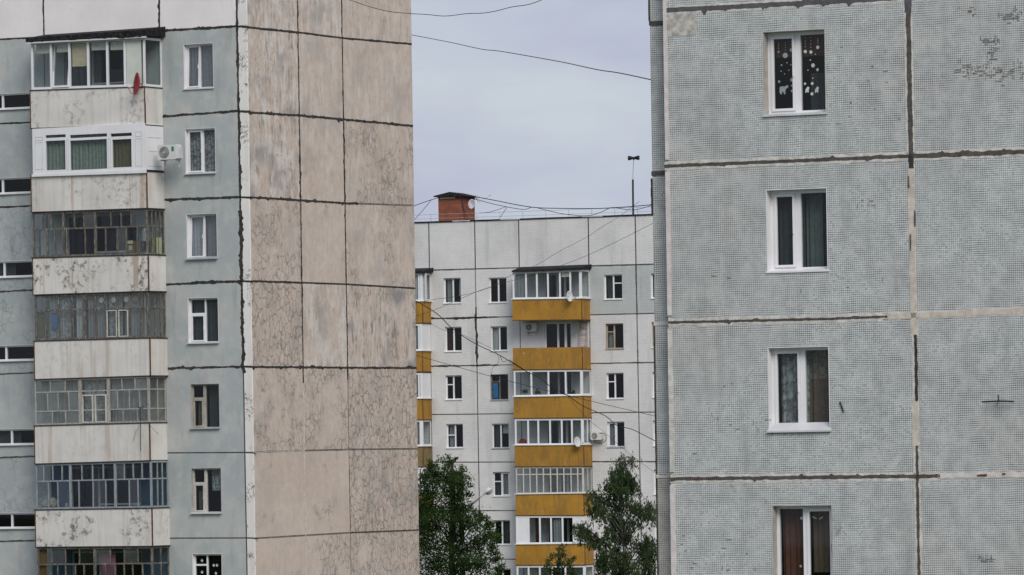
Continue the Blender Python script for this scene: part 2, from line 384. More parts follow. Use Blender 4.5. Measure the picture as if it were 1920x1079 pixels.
# ------------------------------------------------------------------ geometry helpers
def ray(px, py):
    a = (px - HX) / FPX; b = -(py - HY) / FPX
    return Vector((cr * a + sr * b, 1.0, -sr * a + cr * b))
def at(px, py, D):
    """point at distance D (along the view axis) seen at a pixel of the photograph"""
    return Vector((0, 0, CAMZ)) + ray(px, py) * D

class Facade:
    def __init__(s, px, py, D, ang):
        s.o = at(px, py, D); s.a = ang
        s.e = Vector((math.cos(ang), math.sin(ang), 0)); s.n = Vector((math.sin(ang), -math.cos(ang), 0))
    def uz(s, px, py, out=0.0):
        d = ray(px, py); c = Vector((0, 0, CAMZ)); o = s.o + s.n * out
        t = (o - c).dot(s.n) / d.dot(s.n); p = c + d * t - s.o
        return p.dot(s.e), p.z
    def world(s, u, y, z):
        return s.o + s.e * u - s.n * y + Vector((0, 0, z))
    def rect(s, x0, y0, x1, y1, out=0.0):
        xc, yc = (x0 + x1) / 2, (y0 + y1) / 2
        return s.uz(x0, yc, out)[0], s.uz(x1, yc, out)[0], s.uz(xc, y1, out)[1], s.uz(xc, y0, out)[1]

class MB:
    def __init__(s): s.v = []; s.f = []
    def box(s, x0, x1, y0, y1, z0, z1, tilt=0.0, ty=None):
        i = len(s.v)
        for z in (z0, z1):
            k = tilt * (z - ty) if ty is not None else 0
            s.v += [(x0, y0 + k, z), (x1, y0 + k, z), (x1, y1 + k, z), (x0, y1 + k, z)]
        s.f += [tuple(i + j for j in q) for q in ((0, 3, 2, 1), (4, 5, 6, 7), (0, 1, 5, 4), (1, 2, 6, 5), (2, 3, 7, 6), (3, 0, 4, 7))]
        return s
    def prism(s, pts, y0, y1):
        """polygon given as (x,z) counter-clockwise seen from -y, extruded from y0 to y1"""
        i = len(s.v); n = len(pts)
        s.v += [(p[0], y0, p[1]) for p in pts] + [(p[0], y1, p[1]) for p in pts]
        s.f.append(tuple(i + k for k in range(n))); s.f.append(tuple(i + n + k for k in reversed(range(n))))
        for k in range(n):
            s.f.append((i + k, i + n + k, i + n + (k + 1) % n, i + (k + 1) % n))
        return s
    def tube(s, pts, r, n=6, r2=None):
        pts = [Vector(p) for p in pts]; i0 = len(s.v); m = len(pts)
        for k, p in enumerate(pts):
            d = (pts[min(k + 1, m - 1)] - pts[max(k - 1, 0)])
            if d.length < 1e-9: d = Vector((0, 0, 1))
            d.normalize(); a = d.cross(Vector((0, 0, 1)))
            if a.length < .05: a = d.cross(Vector((1, 0, 0)))
            a.normalize(); b = d.cross(a)
            rr = r if r2 is None else r + (r2 - r) * k / (m - 1)
            for j in range(n):
                t = 2 * math.pi * j / n
                s.v.append(tuple(p + a * math.cos(t) * rr + b * math.sin(t) * rr))
        for k in range(m - 1):
            for j in range(n):
                q = i0 + k * n
                s.f.append((q + j, q + (j + 1) % n, q + n + (j + 1) % n, q + n + j))
        s.f.append(tuple(i0 + j for j in reversed(range(n)))); s.f.append(tuple(i0 + (m - 1) * n + j for j in range(n)))
        return s

INFO = {}   # object -> (facade, origin) for local placement
def mesh(name, mb, mat, origin=(0, 0, 0), smooth=False):
    me = bpy.data.meshes.new(name)
    o = origin
    me.from_pydata([(a - o[0], b - o[1], c - o[2]) for a, b, c in mb.v], [], mb.f)
    me.materials.append(mat)
    if smooth:
        for p in me.polygons: p.use_smooth = True
    me.update()
    return me
def part(name, mb, mat, parent, F, origin=None, smooth=False, **props):
    """mesh given in the coordinates of facade F, linked as a child of parent (or top-level when parent is None)"""
    if origin is None:
        n = len(mb.v); origin = tuple(sum(v[k] for v in mb.v) / n for k in range(3))
    ob = bpy.data.objects.new(name, mesh(name, mb, mat, origin, smooth)); COL.objects.link(ob)
    if parent is None:
        ob.location = F.world(*origin); ob.rotation_euler = (0, 0, F.a)
    else:
        ob.parent = parent
        pf, po = INFO[parent]
        if pf is F: ob.location = Vector(origin) - Vector(po)
        else:
            if pf is None:
                ob.location = F.world(*origin) - Vector(po); ob.rotation_euler = (0, 0, F.a)
            else: raise RuntimeError('mixed facades')
    INFO[ob] = (F, origin)
    for k, v in props.items(): ob[k] = v
    return ob
def thing(name, label, cat, loc, group=None, F=None, origin=None):
    """an Empty at the base of a thing; with F its frame is the facade frame"""
    o = bpy.data.objects.new(name, None); COL.objects.link(o); o.empty_display_size = .3
    if F is not None:
        o.location = F.world(*origin); o.rotation_euler = (0, 0, F.a); INFO[o] = (F, origin)
    else:
        o.location = loc; INFO[o] = (None, tuple(loc))
    o['label'] = label; o['category'] = cat
    if group: o['group'] = group
    return o
class World:
    """identity frame for free-standing things"""
    a = 0.0
    def world(s, x, y, z): return Vector((x, y, z))
WF = World()

# --------------------------------------------------------- walls: panels, seams
def xcol(c, y): return c[0] + (c[1] - c[0]) * y / 1079.0
def yrow(r, x):
    for (xa, ya), (xb, yb) in zip(r, r[1:]):
        if x <= xb or (xb, yb) == r[-1]: return ya + (yb - ya) * (x - xa) / (xb - xa)
def corner(c, r):
    x = c[0]
    for _ in range(6): y = yrow(r, x); x = xcol(c, y)
    return x, y
def panel(F, root, c0, c1, r0, r1, mat, hole=None, gap=.02, out=0.0, thick=.16, name='panel', **props):
    q = [F.uz(*corner(c, r), out) for c, r in ((c0, r1), (c1, r1), (c1, r0), (c0, r0))]   # BL BR TR TL
    q = [(q[0][0] + gap, q[0][1] + gap), (q[1][0] - gap, q[1][1] + gap), (q[2][0] - gap, q[2][1] - gap), (q[3][0] + gap, q[3][1] - gap)]
    y0, y1 = -out, -out + thick
    mb = MB()
    if hole is None:
        b = .012
        qi = [(q[0][0] + b, q[0][1] + b), (q[1][0] - b, q[1][1] + b), (q[2][0] - b, q[2][1] - b), (q[3][0] + b, q[3][1] - b)]
        mb.v = [(p[0], y0, p[1]) for p in qi] + [(p[0], y0 + b, p[1]) for p in q] + [(p[0], y1, p[1]) for p in q]
        mb.f = [(0, 1, 2, 3)] + [(k, 4 + k, 4 + (k + 1) % 4, (k + 1) % 4) for k in range(4)] + [(4 + k, 8 + k, 8 + (k + 1) % 4, 4 + (k + 1) % 4) for k in range(4)] + [(11, 10, 9, 8)]
    else:
        u0, u1, z0, z1 = hole
        h = [(u0, z0), (u1, z0), (u1, z1), (u0, z1)]
        mb.v = [(p[0], y0, p[1]) for p in q] + [(p[0], y0, p[1]) for p in h] + [(p[0], y1, p[1]) for p in q] + [(p[0], y1, p[1]) for p in h]
        for k in range(4):
            j = (k + 1) % 4
            mb.f += [(k, j, 4 + j, 4 + k), (4 + k, 4 + j, 12 + j, 12 + k), (k, 8 + k, 8 + j, j), (8 + k, 12 + k, 12 + j, 8 + j)]
    return part(name, mb, mat, root, F, **props)
def hole_of(F, box, out=0.0): return F.rect(*box, out)

def ribbon(F, pts, w, out, rag=.35, step=.07, dep=.03, blobs=0, rng=None):
    """a smeared bead of sealant along pixel polyline pts; w = width in metres"""
    rng = rng or random
    P = [F.uz(x, y, out) for x, y in pts]
    mb = MB(); spine = []
    for (a, b) in zip(P, P[1:]):
        L = math.hypot(b[0] - a[0], b[1] - a[1]); n = max(2, int(L / step))
        for k in range(n + (1 if b is P[-1] else 0)):
            spine.append((a[0] + (b[0] - a[0]) * k / n, a[1] + (b[1] - a[1]) * k / n))
    dx, dz = P[-1][0] - P[0][0], P[-1][1] - P[0][1]; L = math.hypot(dx, dz); nx, nz = -dz / L, dx / L
    s1 = s2 = 0.0; m = len(spine)
    bl = []
    for _ in range(blobs * 2):
        c0 = rng.random() * m; sd_ = rng.random() < .5
        for _ in range(3): bl.append((c0 + rng.uniform(-2.5, 2.5), rng.uniform(.5, 1.3), rng.uniform(.2, .9), sd_))
    for k, (u, z) in enumerate(spine):
        s1 = s1 * .6 + rng.uniform(-1, 1) * rag * .8; s2 = s2 * .6 + rng.uniform(-1, 1) * rag * .8
        bo = sum(h * math.exp(-((k - c) / s) ** 2) for c, s, h, q in bl if q); bo2 = sum(h * math.exp(-((k - c) / s) ** 2) for c, s, h, q in bl if not q)
        ha = w / 2 * max(.25, 1 + s1 + bo); hb = w / 2 * max(.25, 1 + s2 + bo2)
        for y in (-out, -out + dep):
            mb.v += [(u + nx * ha, y, z + nz * ha), (u - nx * hb, y, z - nz * hb)]
    for k in range(m - 1):
        a = 4 * k; b = a + 4
        mb.f += [(a + 1, b + 1, b, a), (a, b, b + 2, a + 2), (a + 1, a + 3, b + 3, b + 1)]
    mb.f += [(0, 2, 3, 1), (4 * m - 4, 4 * m - 3, 4 * m - 1, 4 * m - 2)]
    return mb
def seam(F, root, pts, wpx, mat, out=.006, rag=.35, blobs=0, under=None, underw=2.0, D=None, base=0.0):
    s = D / FPX
    if under is not None:
        part('joint_mortar', ribbon(F, pts, wpx * s * underw, base + out * .4, rag * .8, .035, .03), under, root, F)
    part('joint', ribbon(F, pts, wpx * s, base + out, rag, .028 if D < 120 else .05 if D < 250 else .12, .05, blobs), mat, root, F)

# --------------------------------------------------------- windows
def cell_panes(F, parent, cells, y, mat, mats=None):
    for k, (a, b, c, d) in enumerate(cells):
        part('pane', MB().box(a, b, y, y + .006, c, d), (mats or {}).get(k, mat), parent, F)
def wavy(u0, u1, z0, z1, y, amp=.035, wl=.12, n=None, seed=0):
    rng = random.Random(seed); n = n or max(6, int((u1 - u0) / wl * 4)); mb = MB()
    ph = rng.random() * 6
    for k in range(n + 1):
        u = u0 + (u1 - u0) * k / n; a = amp * (.6 + .4 * math.sin(k * .7 + ph))
        yy = y + a * math.sin((u - u0) / wl * 2 * math.pi + ph + .8 * math.sin(k * .37))
        mb.v += [(u, yy, z0), (u, yy + .01 * math.sin(k), z1)]
    for k in range(n): mb.f.append((2 * k, 2 * k + 2, 2 * k + 3, 2 * k + 1))
    # close to a thin cloth with a back side
    o = len(mb.v); mb.v += [(a, b + .006, c) for a, b, c in mb.v]
    for k in range(n): mb.f.append((o + 2 * k, o + 2 * k + 1, o + 2 * k + 3, o + 2 * k + 2))
    return mb
def window(F, root, box, mull=None, trans=None, sash='', recess=.10, fm='pvc', glass='glass', fw=.055, sill='tinw', reveal='pvc',
           curtains=(), room='dark', sillout=.05, sillh=.035, tilt=False, label=None, mw=.05, base=0.0, stuff=None, depth=1.1, headpad=.0):
    """box = opening in photo pixels; mull = pixel x of the mullion; trans = (side, pixel y); sash = sides that carry an extra casement"""
    u0, u1, z0, z1 = F.rect(*box, base)
    y = recess - base
    g = .004
    props = {'label': label} if label else {}
    a, b, c, d = u0 + g, u1 - g, z0 + g, z1 - g
    fr = MB()
    fr.box(a, b, y, y + .07, c, c + fw).box(a, b, y, y + .07, d - fw, d).box(a, a + fw, y + .001, y + .069, c + fw, d - fw).box(b - fw, b, y + .001, y + .069, c + fw, d - fw)
    ia, ib, ic, id_ = a + fw, b - fw, c + fw, d - fw
    um = F.uz(mull, (box[1] + box[3]) / 2, base - recess)[0] if mull else None
    cols = [(ia, ib)]
    if um is not None:
        fr.box(um - mw / 2, um + mw / 2, y + .001, y + .069, ic, id_)
        cols = [(ia, um - mw / 2), (um + mw / 2, ib)]
    cells = []
    for k, (p, q) in enumerate(cols):
        side = 'L' if k == 0 else 'R'
        if trans and side in trans[0]:
            zt = F.uz(mull, trans[1], base - recess)[1]
            fr.box(p, q, y + .002, y + .068, zt - .03, zt + .03)
            cells += [(side + 't', p, q, zt + .03, id_), (side, p, q, ic, zt - .03)]
        else: cells.append((side, p, q, ic, id_))
    W = part('window', fr, M[fm], root, F, **props)
    pc = []
    for nm, p, q, r_, s_ in cells:
        if nm in sash.split(','):
            sw = .05; tl = .05 if tilt and nm == 'L' else 0
            sb = MB()
            for bx in ((p + .003, q - .003, r_ + .003, r_ + sw), (p + .003, q - .003, s_ - sw, s_ - .003)):
                sb.box(bx[0], bx[1], y - .02, y + .03, bx[2], bx[3], tl, r_)
            for bx in ((p + .003, p + sw, r_ + sw, s_ - sw), (q - sw, q - .003, r_ + sw, s_ - sw)):
                sb.box(bx[0], bx[1], y - .019, y + .029, bx[2], bx[3], tl, r_)
            sb.box(q - sw + .015, q - sw + .03, y - .05, y - .021, (r_ + s_) / 2 - .06, (r_ + s_) / 2 + .06)
            part('sash', sb, M[fm], W, F)
            pb = MB().box(p + sw, q - sw, y + .01, y + .016, r_ + sw, s_ - sw, tl, r_)
            part('pane', pb, M[glass], W, F)
            pc.append((p + sw, q - sw, r_ + sw, s_ - sw))
        else:
            part('pane', MB().box(p, q, y + .03, y + .036, r_, s_), M[glass], W, F)
            pc.append((p, q, r_, s_))
    if reveal:
        rv = MB(); t = .012; y0 = -base + .0 - .003; y1 = y
        rv.box(u0, u0 + t, y0, y1, z0, z1).box(u1 - t, u1, y0, y1, z0, z1).box(u0 + t, u1 - t, y0, y1, z1 - t, z1).box(u0 + t, u1 - t, y0, y1, z0, z0 + t)
        part('reveal', rv, M[reveal], W, F)
    if sill:
        sb = MB(); yo = -base - sillout
        i = 0; zb = z0 + .014
        sb.v = [(u0 - .02, y, zb + sillh), (u1 + .02, y, zb + sillh), (u1 + .02, yo, zb), (u0 - .02, yo, zb),
                (u0 - .02, y, zb - .01), (u1 + .02, y, zb - .01), (u1 + .02, yo, zb - .03), (u0 - .02, yo, zb - .03)]
        sb.f = [(3, 2, 1, 0), (7, 4, 5, 6), (3, 7, 6, 2), (0, 4, 7, 3), (1, 2, 6, 5), (0, 1, 5, 4)]
        part('sill', sb, M[sill], W, F)
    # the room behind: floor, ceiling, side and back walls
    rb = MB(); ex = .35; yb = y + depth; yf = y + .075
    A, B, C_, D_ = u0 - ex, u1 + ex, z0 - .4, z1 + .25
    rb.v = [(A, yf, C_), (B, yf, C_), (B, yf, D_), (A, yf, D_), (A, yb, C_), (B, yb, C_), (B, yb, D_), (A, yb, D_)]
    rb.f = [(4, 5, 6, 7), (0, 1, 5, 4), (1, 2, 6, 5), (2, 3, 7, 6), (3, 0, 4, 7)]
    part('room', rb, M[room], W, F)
    H = z1 - z0; Wd = u1 - u0
    for k, (cm, fa, fb, ga, gb) in enumerate(curtains):
        part('curtain', wavy(u0 + Wd * fa, u0 + Wd * fb, z0 + H * ga, z0 + H * gb, y + .16 + .03 * k, .03, .11, seed=k + int(box[0])), M[cm], W, F)
    return W, (u0, u1, z0, z1), pc, y

def extend(F, root, ue, sgn, n, wd, zs, mats, **props):
    """more wall panels past the frame edge: n columns of width wd from u = ue, between the heights zs (top first)"""
    for k in range(n):
        a, b = sorted((ue + sgn * wd * k, ue + sgn * wd * (k + 1)))
        for r in range(len(zs) - 1):
            part('panel', MB().box(a + .03, b - .03, 0, .16, zs[r + 1] + .03, zs[r] - .03), mats[r], root, F, **props)
        part('joint', MB().box(*sorted((ue + sgn * wd * (k + 1) - .03, ue + sgn * wd * (k + 1) + .03)), .004, .1, zs[-1], zs[0]), M['tar2'], root, F)
    a, b = sorted((ue, ue + sgn * wd * n))
    for z in zs[1:]: part('joint', MB().box(a, b, .008, .1, z - .035, z + .035), M['tar2'], root, F)
    e0, e1 = sorted((b if sgn > 0 else a, (b if sgn > 0 else a) - sgn * .3))
    part('end_wall', MB().box(e0, e1, .17, 12, zs[-1], zs[0]), M['concrete'], root, F)
    return b if sgn > 0 else a

# ================================================================== the ground
gm = MB(); gm.box(-2500, 2500, -300, 5000, -.5, 0)
g = part('ground', gm, M['grass'], None, WF, (0, 0, 0)); g['kind'] = 'structure'
rm = MB(); rm.box(-400, 400, 212, 219, .0, .004)
g = part('road', rm, M['asphalt'], None, WF, (0, 215, 0)); g['kind'] = 'structure'
# ================================================================== left apartment block
FB = Facade(476.5, 856, 192.0, A_BLUE)
FT = Facade(476.5, 856, 192.0, A_TAN)
def Lb(x0, y0, x1, y1): return ((x0, y0), (x1, y1))
LB = thing('apartment_building', 'panel block on the left with blue grey front, whitewashed balconies and beige end wall', 'building', (FB.o.x, FB.o.y, 0))
rowsB = [((-130, -78), (445, -110)), ((-130, 81), (0, 74.5), (441, 50)), ((-130, 239), (0, 232), (306, 218.7), (447, 208.7)),
         ((-130, 396), (0, 388.5), (306, 375), (450, 370)), ((-130, 554), (0, 546.7), (309, 533.7), (452.5, 527.5)),
         ((-130, 708), (0, 701), (314, 691), (457, 687.5)), ((-130, 863), (0, 857.5), (314, 849.5), (459, 848.7)),
         ((-130, 1019), (0, 1015), (315, 1009.5), (461, 1009)), ((-130, 1174), (461, 1169))]
cB = [(-130, -112), (81, 99), (298, 317), (443.5, 463)]
cStrip = (463, 480)
# windows of the narrow band on the far left, and of the column right of the balconies
bandwin = {1: (-60, 176, 74, 206), 2: (-60, 334, 74, 364.5), 3: (-58, 490, 77, 521), 4: (-56, 648, 79, 677.5), 5: (-40, 804.5, 81, 835), 6: (-40, 962, 83, 991.5)}
bandmull = {1: 5, 2: 5, 3: 8, 4: 11.5, 5: 22, 6: 22.5}
colwin = {1: (344.5, 82, 400, 167), 2: (347.5, 241, 404, 326), 3: (350, 401, 407, 486), 4: (352.5, 558.5, 409.5, 644),
          5: (357.5, 720, 411.5, 804), 6: (359, 878, 415, 963), 7: (361, 1038.5, 416.5, 1122)}
# balcony doors in the panel behind the balconies (hidden lower halves sit behind the parapets)
for r in range(8):
    wht = r == 0
    mt = M['attic'] if wht else M['blue']
    ck = {3: 1.0, 4: 1.0, 6: .9, 2: .3}.get(r, 0)
    hb = None if r not in bandwin else hole_of(FB, bandwin[r])
    panel(FB, LB, cB[0], cB[1], rowsB[r], rowsB[r + 1], mt, hb, crack=float(ck))
    if r == 0: panel(FB, LB, cB[1], cB[2], rowsB[r], rowsB[r + 1], mt, crack=0.0)
    else:
        yt = yrow(rowsB[r], 190) + 22; xs = 118 + r * 2.4
        h = FB.rect(xs, yt, xs + 132, yt + 118)
        rm_ = {1: 'room', 2: 'roomgreen', 3: 'roomgreen', 4: 'room', 5: 'room', 6: 'roomblue', 7: 'roomblue'}[r]
        panel(FB, LB, cB[1], cB[2], rowsB[r], rowsB[r + 1], M['roomblue'] if r in (6, 7) else mt, h, crack=0.0, label='wall panel behind the balcony with door opening')
        u0, u1, z0, z1 = h; fr = MB(); f = .06; ud = u0 + (u1 - u0) * .38
        fr.box(u0, u1, .05, .1, z1 - f, z1).box(u0, u1, .05, .1, z0, z0 + f).box(u0, u0 + f, .051, .099, z0 + f, z1 - f).box(u1 - f, u1, .051, .099, z0 + f, z1 - f).box(ud, ud + f * 1.4, .051, .099, z0 + f, z1 - f)
        fr.box(ud + f * 1.4, u1 - f, .052, .098, z0 + .8, z0 + .86)
        bd = part('balcony_door', fr, M['pvcd' if r in (1, 2, 3, 4) else 'whitewood'], LB, FB)
        part('pane', MB().box(u0 + f, ud, .07, .076, z0 + f, z1 - f), M['glass'], bd, FB)
        part('pane', MB().box(ud + f * 1.4, u1 - f, .07, .076, z0 + f, z1 - f), M['glass'], bd, FB)
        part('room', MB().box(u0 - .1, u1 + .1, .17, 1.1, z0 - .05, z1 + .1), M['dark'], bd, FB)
        if r in (1, 2, 4): part('curtain', wavy(u0 + .1, u0 + (u1 - u0) * .5, z0, z1, .12), M['cgrey'], bd, FB)
    h = None if r not in colwin else hole_of(FB, colwin[r])
    panel(FB, LB, cB[2], cB[3], rowsB[r], rowsB[r + 1], mt, h, crack=0.0)
    ra = ((443, yrow(rowsB[r], 445)), (485, yrow(rowsB[r], 445) + (.6 if r else 1.2)))
    rb_ = ((443, yrow(rowsB[r + 1], 445)), (485, yrow(rowsB[r + 1], 445) + .6))
    panel(FB, LB, cB[3], cStrip, ra, rb_, M['strip'], None, .018, name='corner_strip')
# end wall
cT = [cStrip, (558, 574.5), (640.5, 658.5), (771.5, 787.5)]
rowsT = [((463, -109), (772, -71)), ((463, 51.5), (557, 61), (640, 71.5), (771, 83)), ((465, 211), (562, 217), (645, 224.5), (774.5, 236.5)),
         ((470, 370.5), (565, 376), (648, 381.5), (776, 386)), ((471, 527.5), (567, 530.5), (650, 533.5), (778, 541)),
         ((475, 688.5), (570, 689), (652, 690), (779, 690.5)), ((478, 848.5), (572, 845.5), (655, 843.5), (784, 842)),
         ((480, 1010), (572.5, 1004.5), (656.5, 999.5), (787, 994.5)), ((482, 1170), (789, 1146))]
spec = {(0, 0): (.3, .9, .8, .3), (0, 1): (.3, 1, .5, .4), (0, 2): (.2, .5, .5, .5), (1, 0): (.45, .9, 1, .1), (1, 1): (.2, .55, .3, .5), (1, 2): (.15, .45, .25, .6),
        (2, 0): (.6, 1, .9, .0), (2, 1): (.2, .3, .35, .3), (2, 2): (1.1, .4, .5, .2), (3, 0): (1.15, .2, .2, .45), (3, 1): (.7, .2, .1, .5), (3, 2): (.85, .3, .35, .3),
        (4, 0): (1.6, .2, .3, .3), (4, 1): (.4, .8, .5, .1), (4, 2): (.9, .5, 1.3, 0), (5, 0): (1.05, .1, .25, .55), (5, 1): (1.15, .1, .15, .6), (5, 2): (1.6, .1, .4, .3),
        (6, 0): (.7, 0, .1, .5), (6, 1): (.85, 0, .1, .4), (6, 2): (1.5, .1, .7, .3), (7, 0): (.8, 0, .2, .5), (7, 1): (1.1, 0, .1, .5), (7, 2): (1.4, 0, .3, .4)}
for r in range(8):
    for c in range(3):
        k, wt, gr, tn = spec[(r, c)]
        panel(FT, LB, cT[c], cT[c + 1], rowsT[r], rowsT[r + 1], M['tan'], crack=float(k), white=float(wt), grime=float(gr), tone=float(tn))
LD = 192.0
# joints of the blue front
wR = [3.4, 4.6, 4.4, 4.4, 5.0, 3.6, 1.5, 1.4]
wL = [3, 3, 3, 3.4, 2.6, 3, 2.4, 3]
for i in range(1, 8):
    r = rowsB[i]; j = i - 1
    dark = 'tar' if i <= 5 else 'tar2'
    seam(FB, LB, [(-120, yrow(r, -120)), (60, yrow(r, 60)), (100, yrow(r, 100))], wL[j], M['tar2' if i > 3 else 'tar'], D=LD, rag=.45)
    seam(FB, LB, [(100, yrow(r, 100)), (298, yrow(r, 298))], 3.5, M[dark], D=LD)
    xr = 441 + 3 * i
    seam(FB, LB, [(298 + 2 * i, yrow(r, 298 + 2 * i)), (xr, yrow(r, xr))], [4.6, 4.2, 4.2, 4.2, 3.6, 1.8, 1.6][j], M[dark], D=LD, rag=.4, blobs=[1, 1, 2, 3, 5, 0, 0][j])
    seam(FB, LB, [(xr - 2, yrow(r, xr)), (xr + 21, yrow(r, xr) + 1)], [4, 4, 3.4, 3, 3.6, 1.5, 1.5][j], M[dark], D=LD, rag=.3)
def vseam(F, root, c, ya, yb, *a, **k): seam(F, root, [(xcol(c, ya), ya), (xcol(c, yb), yb)], *a, **k)
vseam(FB, LB, cB[1], -100, 72, 3.2, M['tar'], D=LD)
vseam(FB, LB, cB[2], -100, 56, 3.6, M['tar'], D=LD, blobs=2)
vseam(FB, LB, cB[2], 60, 1160, 1.6, M['thin'], D=LD)
vseam(FB, LB, cB[1], 76, 1160, 1.6, M['thin'], D=LD)
vseam(FB, LB, cB[3], -100, 205, 4.4, M['tar'], D=LD, blobs=3)
vseam(FB, LB, cB[3], 205, 395, 4.2, M['tar'], D=LD, blobs=4)
vseam(FB, LB, cB[3], 395, 535, 6.0, M['tar'], D=LD, blobs=6, rag=.3)
vseam(FB, LB, cB[3], 535, 700, 4.6, M['tar'], D=LD, blobs=9, rag=.5)
vseam(FB, LB, cB[3], 700, 1160, 1.6, M['tar2'], D=LD, blobs=1)
# joints of the end wall
wT = [3.0, 4.0, 3.8, 2.8, 3.8, 1.4, 1.4]
for i in range(1, 8):
    r = rowsT[i]; xs = [xcol(cT[k], yrow(r, cT[k][0])) for k in range(4)]
    for k in range(3):
        ww = wT[i - 1]
        pts = [(xs[k] + .5, yrow(r, xs[k])), (xs[k + 1] - .5, yrow(r, xs[k + 1]))]
        mt = 'tar'
        if i == 3 and k == 2:
            seam(FT, LB, [pts[0], (672, yrow(r, 672))], 4.4, M['tar'], D=LD, out=.008); ww, mt = 1.4, 'thin'
        if i == 4: ww = (3.6, 2.4, 2.6)[k]
        if i == 1: ww = (4.2, 3.2, 3.6)[k]
        if i == 6: mt = ('mortar', 'thin', 'thin')[k]
        if i == 7: mt = ('thin', 'thin', 'tar2')[k]
        seam(FT, LB, pts, ww, M[mt], D=LD, blobs=3 if i in (2, 3, 5) else 0, rag=.4)
for k, c in ((1, cT[1]), (2, cT[2])):
    vseam(FT, LB, c, -100, 216, 3.6, M['tar'], D=LD, blobs=2)
    vseam(FT, LB, c, 216, 378, 4.4, M['tar'], D=LD, blobs=3)
    vseam(FT, LB, c, 378, 530, 3.6, M['tar'], D=LD, blobs=2)
    vseam(FT, LB, c, 530, 690, 3.2, M['tar'], D=LD, blobs=2)
    vseam(FT, LB, c, 690, 718 if k == 1 else 712, 3.8, M['tar'], D=LD, out=.009)
    vseam(FT, LB, c, 690, 1165, 1.5, M['mortar' if k == 1 else 'thin'], D=LD)
vseam(FT, LB, cT[2], 880, 998, 1.6, M['tar2'], D=LD, out=.009)
# hidden bulk: foot wall, inner core, roof slab
zb = FB.uz(300, 1168)[1]; zt = FB.uz(300, -106)[1]; z0g = -FB.o.z
core = MB(); uL = extend(FB, LB, FB.uz(-122, 540)[0], -1, 5, 3.3, [FB.uz(-122, yrow(r, -122))[1] for r in rowsB], [M['attic']] + [M['blue']] * 7, crack=0.0) + .31
TL_ = FT.uz(786, 900)[0]
core.box(uL, -.12, 1.7, TL_ - .1, z0g, zt)
part('core', core, M['dark'], LB, FB)
part('foot_wall', MB().box(uL - .31, -.003, .003, TL_ - .003, z0g, zb - .03), M['soot'], LB, FB)
part('roof', MB().box(uL - .4, .12, -.12, TL_ + .1, zt + .02, zt + .25), M['roofing'], LB, FB)
# windows of the blue front
for r, b in bandwin.items():
    window(FB, LB, b, bandmull[r], recess=.06, fw=.055, mw=.07, sillout=.07, sillh=.05, sill='pvc', room='dark', depth=.9, glass='glass', curtains=[('cdark', .1, .6, .0, 1)] if r in (3, 5) else ())
window(FB, LB, colwin[1], 375, glass='sheen', sash='L', tilt=True, recess=.12, curtains=[('cgrey', .02, .98, 0, 1)], room='room')
window(FB, LB, colwin[2], 381, recess=.12, curtains=[('clace', .02, .98, 0, 1)], room='dark', sillout=.08, sash='L')
window(FB, LB, colwin[3], 383.5, glass='sheen', sash='L', tilt=True, recess=.12, curtains=[('cwhite', .05, .5, 0, 1), ('cgrey', .52, .98, 0, .95)], room='dark', sill='metal', sillout=.1, sillh=.07)
window(FB, LB, colwin[4], 385.5, ('L', 588.5), 'L', recess=.12, room='dark', sillout=.08, curtains=[('cdark', .05, .98, 0, .9)])
window(FB, LB, colwin[5], 384, ('L', 747), 'L', recess=.1, fm='peelwood', reveal='plaster', room='dark', sill='metal', sillout=.08, curtains=[('colive', .1, .4, 0, .6), ('cdark', .5, .98, .0, 1)], label='weathered brown window with peeling wooden frame', fw=.05, mw=.1)
window(FB, LB, colwin[6], 386, ('L', 906), 'L', recess=.1, fm='whitewood', reveal='plaster', room='dark', sill='tinw', sillout=.09, curtains=[('clace', .55, .95, .5, 1), ('colive', .1, .3, 0, .5)], fw=.05, mw=.1)
W7, b7, p7, y7 = window(FB, LB, colwin[7], 389, ('L', 1059.5), recess=.1, room='dark')
for (sx, sy) in ((379, 1051), (401, 1060), (407, 1060), (379, 1073), (405, 1075)):
    u, z = FB.uz(sx, sy, -.13); k = .055
    mb = MB().prism([(u - k, z + .01), (u - .01, z - .05), (u + .03, z - .05), (u + k, z + .03), (u + .02, z + .0), (u, z + .06), (u - .02, z + .01)], .118, .122)
    part('bird_sticker', mb, M['sticker'], W7, FB)

